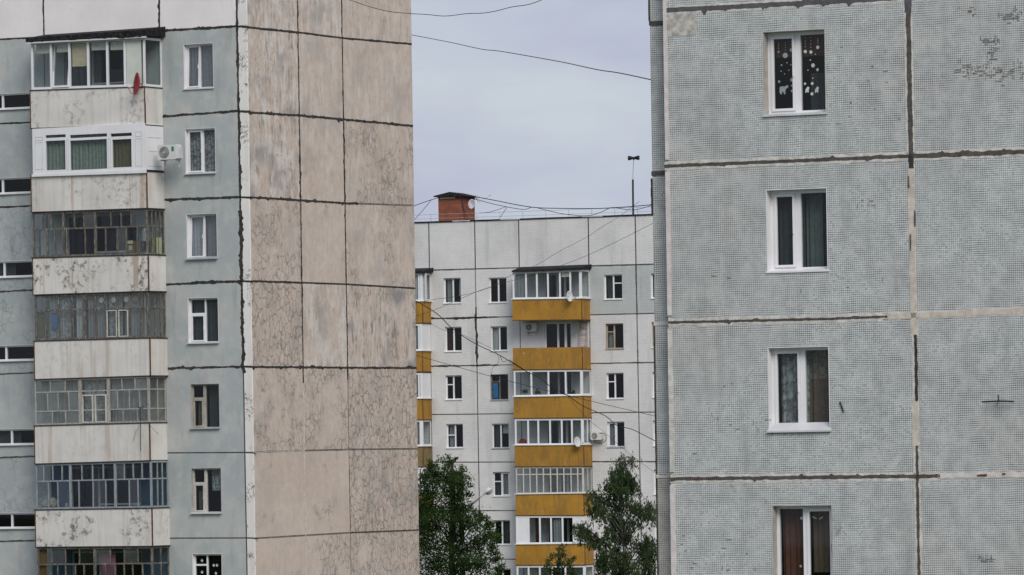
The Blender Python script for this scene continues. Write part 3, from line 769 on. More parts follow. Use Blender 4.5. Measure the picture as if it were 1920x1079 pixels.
# ---------------------------------------------------------------- balconies of the left block
BO = 1.05
par = [  # TL, TR, BL, BR front corners, x of the wall end of the side
    ((57, 171), (272.5, 164), (57.5, 240.5), (272.5, 233.5), 304), ((58.7, 330), (275, 322.5), (59, 397.5), (276, 390), 306),
    ((59.5, 485), (277.5, 479), (62, 552.5), (279, 545.5), 309), ((64, 641), (280, 635), (65, 711), (282, 704), 312.5),
    ((64, 800), (280.5, 794), (65.5, 869.5), (281.5, 863), 314), ((66, 957.5), (285, 954), (67, 1025.5), (286, 1023.5), 315.5),
    ((68, 1113), (287, 1110), (69, 1180), (288, 1178), 317)]
grime = [(.55, .1), (.5, .5), (1, .6), (.2, .35), (.15, .3), (1, .1), (.5, .3)]
bal = []
def quadslab(F, q, y0, y1):
    """q: BL BR TR TL in (u,z)"""
    return MB().prism(q, y0, y1)
for i, (tl, tr, bl, br, xe) in enumerate(par):
    A, B, C_, D_ = (FB.uz(*p, BO) for p in (bl, br, tr, tl))
    zf = (A[1] + B[1]) / 2
    slab = MB().box(A[0] + .03, B[0] - .03, -BO + .03, -.002, min(A[1], B[1]) - .02, min(A[1], B[1]) + .13)
    lab = ['balcony with a red satellite dish and black felt roof', 'balcony with white plastic box glazing', 'balcony with dark wooden glazing and stored boxes',
           'balcony with lace curtains behind grey wooden glazing', 'balcony glazed with small patched panes', 'balcony with blue grey wooden glazing and sacks', 'lowest balcony with pink and blue walls inside'][i]
    bc = part('balcony', slab, M['concrete'], LB, FB, label=lab)
    gr_, ru_ = grime[i]
    part('front_panel', quadslab(FB, [A, B, C_, D_], -BO, -BO + .03), M['parapet'], bc, FB, grime=gr_ * 1.15, rust=ru_)
    part('side_panel', MB().box(B[0] - .03, B[0], -BO + .032, -.002, B[1], C_[1]), M['parapet'], bc, FB, grime=gr_ * .3, rust=ru_ * .5)
    part('side_panel', MB().box(A[0], A[0] + .03, -BO + .032, -.002, A[1], D_[1]), M['parapet'], bc, FB, grime=gr_ * .3, rust=ru_ * .5)
    t = .028
    rail = MB()
    rail.prism([(A[0] - .02, A[1] - .03), (B[0] + .02, B[1] - .03), (B[0] + .02, B[1] + .0), (A[0] - .02, A[1] + .0)], -BO - .02, -BO + .05)
    rail.prism([(D_[0] - .02, D_[1]), (C_[0] + .02, C_[1]), (C_[0] + .02, C_[1] + .035), (D_[0] - .02, D_[1] + .035)], -BO - .02, -BO + .05)
    rail.box(B[0] - .01, B[0] + .02, -BO + .051, -.002, B[1] - .03, B[1]); rail.box(B[0] - .01, B[0] + .02, -BO + .051, -.002, C_[1], C_[1] + .035)
    part('rail', rail, M['steel'], bc, FB)
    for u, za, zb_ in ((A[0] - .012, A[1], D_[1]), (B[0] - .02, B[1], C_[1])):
        part('corner_angle_or_shade_line', MB().box(u, u + .034, -BO - .012, -BO + .03, za, zb_), M['rust'], bc, FB)
    bal.append((bc, A, B, C_, D_))

def glazing(i, rows, fm, bw=.035, posts=(), pw=.07, side=(), pane='glass', xl=None, xr=None, skip=(), panemats=None, depth=.05, inset=.02, top=None, jit=0):
    """rows: list of (frac0, frac1, [mullion px]) measured from the parapet top (0) to the slab above (1)"""
    bc, A, B, C_, D_ = bal[i]
    y = -BO + inset
    if i: up = bal[i - 1]; ztl, ztr = up[1][1] - .03, up[2][1] - .03
    else: ztl = ztr = None
    if top: (ztl, ztr) = (FB.uz(*top[0], BO)[1], FB.uz(*top[1], BO)[1])
    zbl, zbr = D_[1] + .036, C_[1] + .036
    u0, u1 = D_[0] + .03, C_[0] - .02
    if xl: u0 = FB.uz(xl, 500, BO)[0]
    def zz(u, f):
        k = (u - u0) / (u1 - u0); a = zbl + (zbr - zbl) * k; b = ztl + (ztr - ztl) * k
        return a + (b - a) * f
    def bar(mb, ua, za, ub, zb_, w2, yy=0.0):
        if abs(ub - ua) > abs(zb_ - za): mb.prism([(ua, za - w2), (ub, zb_ - w2), (ub, zb_ + w2), (ua, za + w2)], y + yy, y + depth - yy)
        else: mb.prism([(ua - w2, za), (ua + w2, za), (ub + w2, zb_), (ub - w2, zb_)], y + yy, y + depth - yy)
    fr = MB()
    bar(fr, u0, zz(u0, 0) + bw, u1, zz(u1, 0) + bw, bw); bar(fr, u0, zz(u0, 1) - bw, u1, zz(u1, 1) - bw, bw)
    bar(fr, u0 + bw, zz(u0, 0), u0 + bw, zz(u0, 1), bw, .001); bar(fr, u1 - bw, zz(u1, 0), u1 - bw, zz(u1, 1), pw * .7, .001)
    cells = []
    pu = []
    for p in posts:
        u = FB.uz(p, 856 - (856 - 500), BO)[0] if False else None
    ymid = None
    zm = (zbl + ztl) / 2
    # pixel height of the middle of the glazing for column positions
    pym = HY - zm * FPX / LD
    U = lambda px: FB.uz(px, pym, BO)[0]
    for p in posts:
        u = U(p); bar(fr, u, zz(u, 0), u, zz(u, 1), pw, .002)
    for ri, (f0, f1, ms) in enumerate(rows):
        us = sorted([(u0 + bw, bw)] + [(U(p), bw * .62) for p in ms] + [(U(p), pw) for p in posts] + [(u1 - bw, bw)])
        for p in ms:
            u = U(p) + random.uniform(-jit, jit); bar(fr, u, zz(u, f0), u + random.uniform(-jit, jit), zz(u, f1), bw * .62, .003)
        if f0 > 0: bar(fr, u0, zz(u0, f0), u1, zz(u1, f0), bw * .8, .004)
        for k in range(len(us) - 1):
            (a, wa), (b, wb) = us[k], us[k + 1]
            if b - a > .08: cells.append((ri, k, a + wa, b - wb, f0, f1))
    gf = part('glazing_frame', fr, M[fm], bc, FB)
    for (ri, k, a, b, f0, f1) in cells:
        if (ri, k) in skip: continue
        m_ = (panemats or {}).get((ri, k), pane if random.random() < .75 or pane != 'glass' else random.choice(('sheen', 'dglass')))
        q = [(a, zz(a, f0) + bw * .5), (b, zz(b, f0) + bw * .5), (b, zz(b, f1) - bw * .5), (a, zz(a, f1) - bw * .5)]
        part('pane', MB().prism(q, y + .022, y + .028), M[m_], bc, FB)
    # right-hand side of the glazing, running back to the wall
    sf = MB(); ya, yb = y + depth, -.01; Z0, Z1 = zz(u1, 0), zz(u1, 1); us = u1 - .05
    sf.box(us, us + .05, ya, yb, Z0, Z0 + 2 * bw).box(us, us + .05, ya, yb, Z1 - 2 * bw, Z1)
    sf.box(us + .001, us + .049, yb - .05, yb, Z0 + 2 * bw, Z1 - 2 * bw)
    for rr in rows[1:]: sf.box(us + .002, us + .048, ya, yb - .05, zz(u1, rr[0]) - bw * .8, zz(u1, rr[0]) + bw * .8)
    ss = [0] + list(side) + [1]
    for k in side: sf.box(us + .003, us + .047, ya + (yb - ya) * k - .02, ya + (yb - ya) * k + .02, Z0 + 2 * bw, Z1 - 2 * bw)
    part('side_frame', sf, M[fm], bc, FB)
    for k in range(len(ss) - 1):
        part('side_pane', MB().box(us + .022, us + .028, ya + (yb - ya) * ss[k] + .02, ya + (yb - ya) * ss[k + 1] - .02, Z0 + 2 * bw, Z1 - 2 * bw), M[pane], bc, FB)
    return gf, U, zz, (u0, u1), y

# top balcony, white plastic
gf, U, zz, (u0, u1), y = glazing(0, [(0, 1, [])], 'pvc', .04, [94.5, 129, 164, 200, 233], .042, (), top=((57, 80), (272, 70)), depth=.07)
bc = bal[0][0]
def flat(bc, U, zz, a, b, f0, f1, y, mat, name, th=.01):
    a, b = U(a), U(b)
    return part(name, MB().prism([(a, zz(a, f0)), (b, zz(b, f0)), (b, zz(b, f1)), (a, zz(a, f1))], y, y + th), M[mat], bc, FB)
for (a, b, f, m_) in ((65, 92, .76, 'blind'), (103, 126, .77, 'blind'), (132, 160, .46, 'blind2'), (168, 195, .78, 'blind'), (204, 228, .77, 'blind')):
    flat(bc, U, zz, a, b, f, .95, y + .09, m_, 'blind')
flat(bc, U, zz, 236, 264, .04, .96, y + .01, 'foam', 'filler_panel')
ua, ub = U(97), U(128)
sb = MB(); za, zc = zz(ua, .03), zz(ua, .95); k = .045
tl_ = .10; H_ = zc - za
for (a, b, c, d) in ((ua, ub, za, za + .06), (ua, ub, zc - .06, zc), (ua, ua + .055, za + .06, zc - .06), (ub - .055, ub, za + .06, zc - .06)):
    sb.box(a, b, y - .03, y + .02, c, d, tl_, za)
part('tilted_sash', sb, M['pvc'], bc, FB)
rf = MB(); L0 = FB.uz(52, 76, BO)[0]; L1 = FB.uz(272, 69, BO)[0] + .12
zr0 = FB.uz(57, 80, BO)[1]; zr1 = FB.uz(272, 70, BO)[1]
zw0, zw1 = zr0 + .28, zr1 + .32
rf.v = [(L0, -BO - .12, zr0), (L1, -BO - .12, zr1 + .02), (L1, -.003, zw1 - .25), (L0, -.003, zw0 - .25),
        (L0, -BO - .12, zr0 + .14), (L1, -BO - .12, zr1 + .24), (L1, -.003, zw1 + .08), (L0, -.003, zw0 + .04)]
rf.f = [(0, 3, 2, 1), (4, 5, 6, 7), (0, 1, 5, 4), (1, 2, 6, 5), (2, 3, 7, 6), (3, 0, 4, 7)]
part('roof', rf, M['roofing'], bc, FB)
part('roof_edge', MB().prism([(L0, zr0 - .05), (L1, zr1 - .03), (L1, zr1 + .02), (L0, zr0)], -BO - .13, -BO - .1), M['tinw'], bc, FB)
part('felt_rag', ribbon(FB, [(56, 75), (120, 72), (185, 69), (265, 66)], .15, BO + .13, .5, .12, .03), M['roofing'], bc, FB)
# second balcony: white box with panelled frame, slightly proud of the parapet
bc, A, B, C_, D_ = bal[1]
y = -BO - .06
def R2(x0, y0, x1, y1): return FB.rect(x0, y0, x1, y1, BO + .06)
X0, X1, Z0, Z1 = R2(61, 241, 272, 327)
ZT = bal[0][1][1] - .035; Z0 = D_[1] + .03
holes = [(85, 123, 253, 258.5), (131, 200.5, 252, 258), (207, 247, 250, 256), (86, 122.5, 264, 319), (131.5, 200.5, 262.5, 318), (210.5, 246.5, 261.5, 314)]
cols = [(X0, U_ := None)]
fr = MB()
H3 = [R2(h[0], h[2], h[1], h[3]) for h in holes]
# vertical strips between the three bays and horizontal bars inside each bay
def box(a, b, c, d, dy=0.0): fr.box(a, b, y + dy, y + .07, c, d)
bays = [(H3[0], H3[3]), (H3[1], H3[4]), (H3[2], H3[5])]
prev = X0
for (t_, b_) in bays:
    a = min(t_[0], b_[0]); bb = max(t_[1], b_[1])
    box(prev, a, Z0, ZT); prev = bb
    box(a, bb, Z0, b_[2]); box(a, bb, b_[3], t_[2]); box(a, bb, t_[3], ZT)
    for q in (t_, b_):
        if q[0] > a + .002: box(a, q[0], q[2], q[3])
        if q[1] < bb - .002: box(q[1], bb, q[2], q[3])
box(prev, X1, Z0, ZT)
gf = part('glazing_frame', fr, M['pvc'], bc, FB)
for q in H3: part('pane', MB().box(q[0], q[1], y + .03, y + .036, q[2], q[3]), M['glass'], bc, FB)
cur = ['cgreen', 'cgreen', 'colive']
for k, (t_, b_) in enumerate(bays):
    part('curtain', wavy(b_[0] - .05, b_[1] + .05, b_[2] - .1, t_[3] + .02, y + .16, .035, .13, seed=k), M[cur[k]], bc, FB)
tr_ = MB()
for (x0, y0, x1, y1) in ((66, 257, 80, 264), (66, 267, 80, 318), (254, 247, 266, 256), (254, 260, 266, 312), (125, 262, 128.5, 319), (203.5, 260, 208, 315)):
    a, b, c, d = R2(x0, y0, x1, y1)
    for (p, q, r_, s_) in ((a, b, c, c + .012), (a, b, d - .012, d), (a, a + .012, c, d), (b - .012, b, c, d)): tr_.box(p, q, y - .008, y, r_, s_)
part('trim', tr_, M['tinw'], bc, FB)
part('side_panel', MB().box(X1 - .05, X1, y + .072, -.002, Z0, ZT), M['pvc'], bc, FB, label='white plastic side panel')
st_ = MB()
for f in (0.0, .32, .62): st_.box(X1, X1 + .008, y + .2, -.15, Z0 + .12 + (ZT - Z0) * f, Z0 + .14 + (ZT - Z0) * f)
part('trim', st_, M['tinw'], bc, FB)
part('trim', MB().prism([(X0 - .04, Z0 - .07), (X1 + .03, Z0 - .07 + (C_[1] - D_[1])), (X1 + .03, Z0 + .01), (X0 - .04, Z0 + .01)], y - .02, y + .03), M['pvc'], bc, FB)
# third: dark old wood
glazing(2, [(0, .62, [72, 87, 102, 124, 158, 197, 218, 236, 256]), (.62, 1, [79, 95, 139, 156, 207, 226, 245])], 'oldwood', .03, [118, 177.5], .045, (.25, .5, .75), depth=.06, jit=.012)
# fourth: lace curtains
gf4, U4, zz4, uu4, y4 = glazing(3, [(0, .66, [86, 109, 134, 179, 198, 220, 241, 263]), (.66, 1, [86, 109, 134, 178, 196, 220, 243, 262])], 'oldwood', .03, [157.5], .045, (.35, .7), 'dglass', depth=.06, jit=.01)
bc4 = bal[3][0]
for k, (a, b, m_) in enumerate(((88, 132, 'clace'), (137, 155, 'cwhite'), (160, 196, 'cgrey'), (199, 224, 'clace'), (228, 262, 'cgrey'), (264, 268, 'cwhite'))):
    a_, b_ = U4(a), U4(b)
    part('curtain', wavy(a_, b_, zz4(a_, 0), zz4(a_, 1), y4 + .16, .03, .12, seed=k + 40), M[m_], bc4, FB)
flat(bc4, U4, zz4, 66, 80, .05, .62, y4 + .1, 'colive', 'blanket')
flat(bc4, U4, zz4, 93, 107, .25, .6, y4 + .1, 'bluecloth', 'blue_cloth')
cs = MB()
for (a, b) in ((199, 218), (221, 239)):
    a_, b_ = U4(a), U4(b); c, d = zz4(a_, .03), zz4(a_, .62)
    for (p, q, r_, s_) in ((a_, b_, c, c + .03), (a_, b_, d - .03, d), (a_, a_ + .03, c + .03, d - .03), (b_ - .03, b_, c + .03, d - .03)): cs.box(p, q, y4 - .012, y4 + .03, r_, s_)
part('casement', cs, M['whitewood'], bc4, FB)
for px, m_ in ((187, 'sticker'), (210, 'sticker'), (234, 'sticker'), (251, 'card')):
    u = U4(px); z = zz4(u, .85)
    part('hanging_ornament', MB().prism([(u + .1 * math.cos(t * math.pi / 5), z + .1 * math.sin(t * math.pi / 5)) for t in range(10)], y4 + .09, y4 + .11), M[m_], bc4, FB)
# fifth: patched panes in three tiers
glazing(4, [(0, .3, [96, 121.5, 228, 256]), (.3, .72, [89, 108, 128, 220, 241, 260]), (.72, 1, [94, 121, 228, 253])], 'peelwood', .026, [149, 202.5], .06, (.5,), 'dglass', depth=.05, jit=.022,
        panemats={(2, 1): 'fglass', (1, 3): 'fglass', (0, 2): 'fglass', (1, 5): 'fglass', (0, 0): 'fglass', (2, 6): 'fglass', (1, 1): 'fglass'})
bc5 = bal[4][0]
glz5 = bal[4]
def zfrac(i, u, f):
    up = bal[i - 1]; A, B, C_, D_ = bal[i][1:]
    k = (u - D_[0]) / (C_[0] - D_[0]); a = D_[1] + (C_[1] - D_[1]) * k + .036; b = up[1][1] + (up[2][1] - up[1][1]) * k - .03
    return a + (b - a) * f
cs = MB()
U5 = lambda px: FB.uz(px, 752, BO)[0]
for (a, b) in ((153, 174), (177, 199)):
    a_, b_ = U5(a), U5(b); c, d = zfrac(4, a_, .02), zfrac(4, a_, .64)
    for (p, q, r_, s_) in ((a_, b_, c, c + .045), (a_, b_, d - .045, d), (a_, a_ + .045, c + .045, d - .045), (b_ - .045, b_, c + .045, d - .045)): cs.box(p, q, -BO + .0, -BO + .05, r_, s_)
part('casement', cs, M['whitewood'], bc5, FB)
for k, (a, b, m_) in enumerate(((70, 148, 'cgrey'), (152, 190, 'clace'), (204, 276, 'cgrey'))):
    a_, b_ = U5(a), U5(b)
    part('curtain', wavy(a_, b_, zfrac(4, a_, 0), zfrac(4, a_, 1), -BO + .22, .03, .14, seed=k + 60), M[m_], bc5, FB)
# sixth: blue grey
glazing(5, [(0, .62, [90, 107, 147, 173, 197, 241, 258]), (.62, 1, [81, 98, 115, 153, 173, 193, 232, 249, 266])], 'bluewood', .028, [131, 215], .045, (.35, .65), depth=.06, jit=.01)
# lowest, mostly below the frame
glazing(6, [(0, .62, [87, 107, 122, 140, 157, 197, 215, 232, 248, 267]), (.62, 1, [96, 122, 148, 206, 232, 258])], 'oldwood', .03, [177], .05, (.5,), depth=.06, jit=.01)
bc7 = bal[6][0]; U7 = lambda px: FB.uz(px, 1070, BO)[0]
def zf7(px, f): return zfrac(6, U7(px), f)
part('lining_board', MB().box(U7(71), U7(84), -BO + .12, -BO + .14, zf7(75, 0), zf7(75, 1)), M['brown'], bc7, FB)
part('lining_board', MB().box(U7(181), U7(207), -BO + .3, -BO + .32, zf7(190, 0), zf7(190, .85)), M['pinkwall'], bc7, FB)
# ---------------------------------------------------------------- things on and in the balconies
def loc_mb(F, name, mb, mat, par_, **k): return part(name, mb, M[mat], par_, F, **k)
def disc_pts(c, ax, bx, r, n=20): return [c + ax * math.cos(2 * math.pi * k / n) * r + bx * math.sin(2 * math.pi * k / n) * r for k in range(n)]
def satellite_dish(label, pos, r, face, mat, arm_len=.55, group=None, mountdir=None):
    """shallow bowl facing direction 'face', feed arm with a receiver, wall bracket"""
    t = thing('satellite_dish', label, 'satellite dish', pos, group)
    f = Vector(face).normalized(); a = f.cross(Vector((0, 0, 1))).normalized(); b = a.cross(f).normalized()
    mb = MB(); rings = 5; n = 24
    for side_ in (0, 1):
        for k in range(rings + 1):
            q = k / rings; d = (q * q - 1) * r * .28 - side_ * .015
            for j in range(n):
                th = 2 * math.pi * j / n
                p = f * d + a * math.cos(th) * r * .93 * q + b * math.sin(th) * r * q
                mb.v.append(tuple(p + Vector(pos)))
    R = (rings + 1) * n
    for k in range(rings):
        for j in range(n):
            j2 = (j + 1) % n
            mb.f.append((k * n + j, k * n + j2, (k + 1) * n + j2, (k + 1) * n + j))
            mb.f.append((R + k * n + j, R + (k + 1) * n + j, R + (k + 1) * n + j2, R + k * n + j2))
    for j in range(n): mb.f.append((rings * n + j, rings * n + (j + 1) % n, R + rings * n + (j + 1) % n, R + rings * n + j))
    P = Vector(pos)
    o = part('dish', mb, M[mat], t, WF, tuple(pos), smooth=True)
    tip = P + f * arm_len * .9 - b * r * .35
    part('feed_arm', MB().tube([P - b * r * .95 - f * .05, P - b * r * .9 + f * .15, tip], .012, 6), M[mat], t, WF, tuple(pos))
    part('receiver', MB().tube([tip, tip - f * .12], .035, 8), M['tinw'], t, WF, tuple(tip))
    md = Vector(mountdir) if mountdir is not None else -f * .4
    part('bracket', MB().tube([P - f * r * .26, P - f * (r * .26 + .1), P - f * .1 + md], .02, 6), M['steel'], t, WF, tuple(pos))
    return t
p = FB.world(*[FB.uz(255, 157, BO + .25)[0], -BO - .25, FB.uz(255, 157, BO + .25)[1]])
satellite_dish('red satellite dish clamped to the corner of the top whitewashed balcony', p, .37, (-.95, -.3, .1), 'reddish', .3, mountdir=(.12, .32, -.28))
def air_conditioner(label, F, box, out, label_dot=True, group='air conditioners on the balconies', dep=.32, brk=True, fanx=.36):
    u0, u1, z0, z1 = F.rect(*box, out + dep)
    t = thing('air_conditioner', label, 'air conditioner', None, group, F, ((u0 + u1) / 2, -out, z0))
    mb = MB(); W_, H_ = u1 - u0, z1 - z0; c = .03; y0 = -out - dep
    mb.prism([(u0 + c, z0), (u1 - c, z0), (u1, z0 + c), (u1, z1 - c), (u1 - c, z1), (u0 + c, z1), (u0, z1 - c), (u0, z0 + c)], y0, -out)
    part('casing', mb, M['acbody'], t, F)
    cx, cz, R = u0 + W_ * fanx, z0 + H_ * .5, H_ * .40
    part('fan_grill', MB().prism([(cx + R * math.cos(k * math.pi / 12), cz + R * math.sin(k * math.pi / 12)) for k in range(24)], y0 - .012, y0 + .01), M['acgrill'], t, F)
    rg = MB()
    for q in (.3, .5, .7, .9):
        rr = R * q
        pts = [(cx + rr * math.cos(k * math.pi / 10), y0 - .018, cz + rr * math.sin(k * math.pi / 10)) for k in range(21)]
        rg.tube(pts, .004, 4)
    part('guard_ring', rg, M['acbody'], t, F)
    part('fan_hub', MB().prism([(cx + R * .16 * math.cos(k * math.pi / 6), cz + R * .16 * math.sin(k * math.pi / 6)) for k in range(12)], y0 - .026, y0 - .012), M['acbody'], t, F)
    if brk:
        bk = MB()
        for u in (u0 + .1, u1 - .1):
            bk.box(u - .02, u + .02, y0 + .02, -out + .1, z0 - .04, z0 - .003); bk.box(u - .02, u + .02, -out - .04, -out, z0 - .25, z0 - .04)
        part('bracket', bk, M['tinw'], t, F)
    return t, (u0, u1, z0, z1, y0)
ac, (a0, a1, c0, c1, yy) = air_conditioner('white air conditioner beside the second whitewashed balcony, below the red dish', FB, (295, 272, 331, 299.5), .55)
part('energy_label', MB().box(a1 - .2, a1 - .1, yy - .004, yy, c1 - .22, c1 - .06), M['teal'], ac, FB)
part('valve_cover', MB().box(a1 + .001, a1 + .09, yy + .1, yy + .25, c0 + .03, c1 - .1), M['tinw'], ac, FB)
# stored things inside the glazed balconies
def stored(label, cat, name, x0, y0, x1, y1, mat, lid=None, out=.72, dep=.25, extra=None, F=FB):
    u0, u1, z0, z1 = F.rect(x0, y0, x1, y1, out)
    t = thing(name, label, cat, None, None, F, ((u0 + u1) / 2, -out + dep / 2, z0))
    return t, (u0, u1, z0, z1, -out)
t, (u0, u1, z0, z1, y) = stored('brown cardboard box standing behind the dark wooden glazing', 'box', 'cardboard_box', 240, 452, 250, 474, 'card')
part('carton', MB().box(u0, u1, y, y + .2, z0, z1), M['card'], t, FB); part('flap', MB().box(u0, u1, y - .03, y - .001, z1 - .1, z1 + .01, .2, z1), M['blind2'], t, FB)
part('paper_label', MB().box(u0 + .03, u1 - .04, y - .006, y - .002, z0 + .08, z0 + .25), M['sticker'], t, FB)
t, (u0, u1, z0, z1, y) = stored('pale round canister beside the cardboard box on the dark glazed balcony', 'canister', 'canister', 264, 429, 273, 452, 'tinw')
um = (u0 + u1) / 2; rr = (u1 - u0) / 2
part('vessel', MB().tube([(um, y + .1, z0), (um, y + .1, z0 + .02), (um, y + .1, z1 - .08), (um, y + .1, z1 - .04)], rr, 12), M['tinw'], t, FB)
part('cap', MB().tube([(um, y + .1, z1 - .04), (um, y + .1, z1 + .01)], rr * .6, 10), M['pvcd'], t, FB)
ob = part('support_board', MB().box(u0 - .03, u1 + .05, y, y + .25, FB.uz(268, 477, .8)[1], z0), M['oldwood'], t, FB)
for k in range(4):
    x = 279 + k * 6.3
    u0, u1, z0, z1 = FB.rect(x, 446, x + 4, 474, .5)
    o = part('plank', MB().box(u0, u1, -.5, -.46, z0 - .05, z1 + (k % 2) * .02), M['greentrim'], None, FB)
    o['label'] = ['leftmost pale yellow green plank in the row at the end of the dark glazed balcony', 'second yellow green plank, just right of the leftmost one on the dark glazed balcony', 'third yellow green plank, just left of the rightmost one on the dark glazed balcony', 'rightmost pale yellow green plank in the row at the end of the dark glazed balcony'][k]; o['category'] = 'plank'; o['group'] = 'planks on the balcony'
def lump(label, x, yb, wpx, hpx, mat, out, F=FB, D=191.0, name='sack', cat='sack', seed=1, group=None):
    u, z = F.uz(x, yb, out); s = D / FPX; a, h = wpx * s / 2, hpx * s
    rng = random.Random(seed); mb = MB(); n, m = 12, 7
    for k in range(m + 1):
        q = k / m; r = math.sin(math.pi * min(.98, q * .85 + .15)) ** .6
        for j in range(n):
            th = 2 * math.pi * j / n; w_ = 1 + rng.uniform(-.14, .14)
            mb.v.append((u + a * r * w_ * math.cos(th), -out + a * .8 * r * w_ * math.sin(th), z + h * q * (1 + rng.uniform(-.05, .05))))
    for k in range(m):
        for j in range(n): mb.f.append((k * n + j, k * n + (j + 1) % n, (k + 1) * n + (j + 1) % n, (k + 1) * n + j))
    mb.f.append(tuple(reversed(range(n)))); mb.f.append(tuple(m * n + j for j in range(n)))
    o = part(name, mb, M[mat], None, F, (u, -out, z), smooth=False); o['label'] = label; o['category'] = cat
    if group: o['group'] = group
    return o
lump('large off white sack slumped behind the blue grey glazing, leftmost', 86, 954, 17, 17, 'sack', .7, seed=2)
lump('greyish sack lying between the two pale ones on the blue grey glazed balcony', 100, 953, 20, 20, 'plaster', .65, seed=3)
lump('small crumpled white bag behind the first post of the blue grey glazing', 125, 953, 8, 10, 'sack', .75, seed=4, name='bag', cat='bag')
# thin rod aerial in front of the patched glazing
t = thing('antenna', 'thin black rod antenna fixed in front of the balcony with small patched panes', 'antenna', None, None, FB, (FB.uz(264, 846, BO + .1)[0], -BO - .1, FB.uz(264, 846, BO + .1)[1]))
def PT(x, y, out): u, z = FB.uz(x, y, out); return (u, -out, z)
part('rod', MB().tube([PT(264, 846, 1.15), PT(263.5, 764, 1.15)], .012, 5), M['steel'], t, FB)
part('element', MB().tube([PT(258, 762, 1.25), PT(264, 766, 1.15), PT(270, 761, 1.05)], .014, 5), M['steel'], t, FB)
part('element', MB().tube([PT(260, 770, 1.2), PT(264, 764, 1.15), PT(268, 769, 1.1)], .014, 5), M['steel'], t, FB)
part('stay', MB().tube([PT(264, 795, 1.15), PT(255, 808, 1.1), PT(250, 827, 1.07)], .006, 4), M['steel'], t, FB)
part('stay', MB().tube([PT(264, 785, 1.15), PT(280, 797, 1.1), PT(297, 815, 1.06)], .006, 4), M['steel'], t, FB)
# ================================================================== far white block
FM = Facade(1000, 856, 341.0, A_MID)
MD = 341.0
MBD = thing('apartment_building', 'distant white panel block with ochre yellow balconies and a brick roof housing', 'building', (FM.o.x, FM.o.y, 0))
rowsM = [((700, 420.5), (778, 417.9), (1221, 402.8), (1300, 400)), ((700, 510), (807, 507), (1222, 496), (1300, 494)), ((700, 600.5), (807, 598), (1223, 588), (1300, 586)),
         ((700, 689), (810, 687), (1226, 680), (1300, 678.7)), ((700, 779), (812, 777.7), (1227, 773), (1300, 772)), ((700, 867.5), (862, 867), (1229, 865.8), (1300, 865.5)),
         ((700, 957.7), (1228, 958), (1300, 958)), ((700, 1048), (1228, 1050), (1300, 1050)), ((700, 1138), (1228, 1142), (1300, 1142))]
cM = [(690, 706), (797.5, 813.5), (882.5, 901), (966, 982), (1096.5, 1113), (1183, 1203.5), (1290, 1308)]
wA = [[(831.5, 521, 864.5, 569.4), (834, 612.7, 866.2, 660), (835, 703.5, 866.5, 750.3), (836.5, 794.6, 868.7, 841), (838, 884.5, 870, 931), (840, 975, 871.5, 1021), (841, 1066, 873, 1112)],
      [(916.5, 520.3, 950.3, 568.5), (919.5, 611.5, 951.4, 658.8), (919.5, 702, 953, 751), (922, 794, 954.7, 841.5), (923.7, 884.8, 956, 931.3), (925.3, 975, 957, 1022.4), (927, 1066, 958.5, 1113)],
      [(1132.3, 514.5, 1167.3, 562.3), (1135.7, 606.7, 1169.2, 655), (1136.8, 699, 1170, 748.7), (1138, 790.5, 1171.5, 839.5), (1139.7, 882, 1171.5, 930), (1141, 973, 1173, 1021), (1142.5, 1064, 1174.5, 1112)],
      [(1220, 512, 1254, 560), (1221.5, 603.5, 1255.5, 652.5), (1223, 697, 1257, 746), (1224, 788, 1258, 837), (1225.5, 880, 1259, 928), (1227, 971, 1261, 1019), (1228, 1062, 1262, 1110)]]
colwinM = {1: 0, 2: 1, 4: 2, 5: 3}
for r in range(8):
    for c in range(6):
        mt = M['mid']
        if r == 1 and c in (4, 5): mt = M['midgrey']
        h = None
        if r >= 1 and c in colwinM: h = hole_of(FM, wA[colwinM[c]][r - 1])
        if r >= 1 and c in (0, 3):
            yt = yrow(rowsM[r], 1030) + 12; x0, x1 = (1019 + r * 1.2, 1070 + r * 1.2) if c == 3 else (735, 785)
            h = FM.rect(x0, yt, x1, yt + 72)
            panel(FM, MBD, cM[c], cM[c + 1], rowsM[r], rowsM[r + 1], mt, h, .03)
            u0, u1, z0, z1 = h; f = .09; fr = MB(); q1 = u0 + (u1 - u0) * .45; q2 = u0 + (u1 - u0) * .72
            fr.box(u0, u1, .05, .11, z1 - f, z1).box(u0, u1, .05, .11, z0, z0 + f).box(u0, u0 + f, .051, .109, z0 + f, z1 - f).box(u1 - f, u1, .051, .109, z0 + f, z1 - f)
            fr.box(q1, q1 + .12, .052, .108, z0 + f, z1 - f).box(q2, q2 + .14, .052, .108, z0 + f, z1 - f)
            bd = part('balcony_door', fr, M['pvc'], MBD, FM)
            for (a, b) in ((u0 + f, q1), (q1 + .12, q2), (q2 + .14, u1 - f)): part('pane', MB().box(a, b, .07, .078, z0 + f, z1 - f), M['glass'], bd, FM)
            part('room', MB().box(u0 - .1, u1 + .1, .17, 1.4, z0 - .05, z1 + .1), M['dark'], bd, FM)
            continue
        panel(FM, MBD, cM[c], cM[c + 1], rowsM[r], rowsM[r + 1], mt, h, .03)
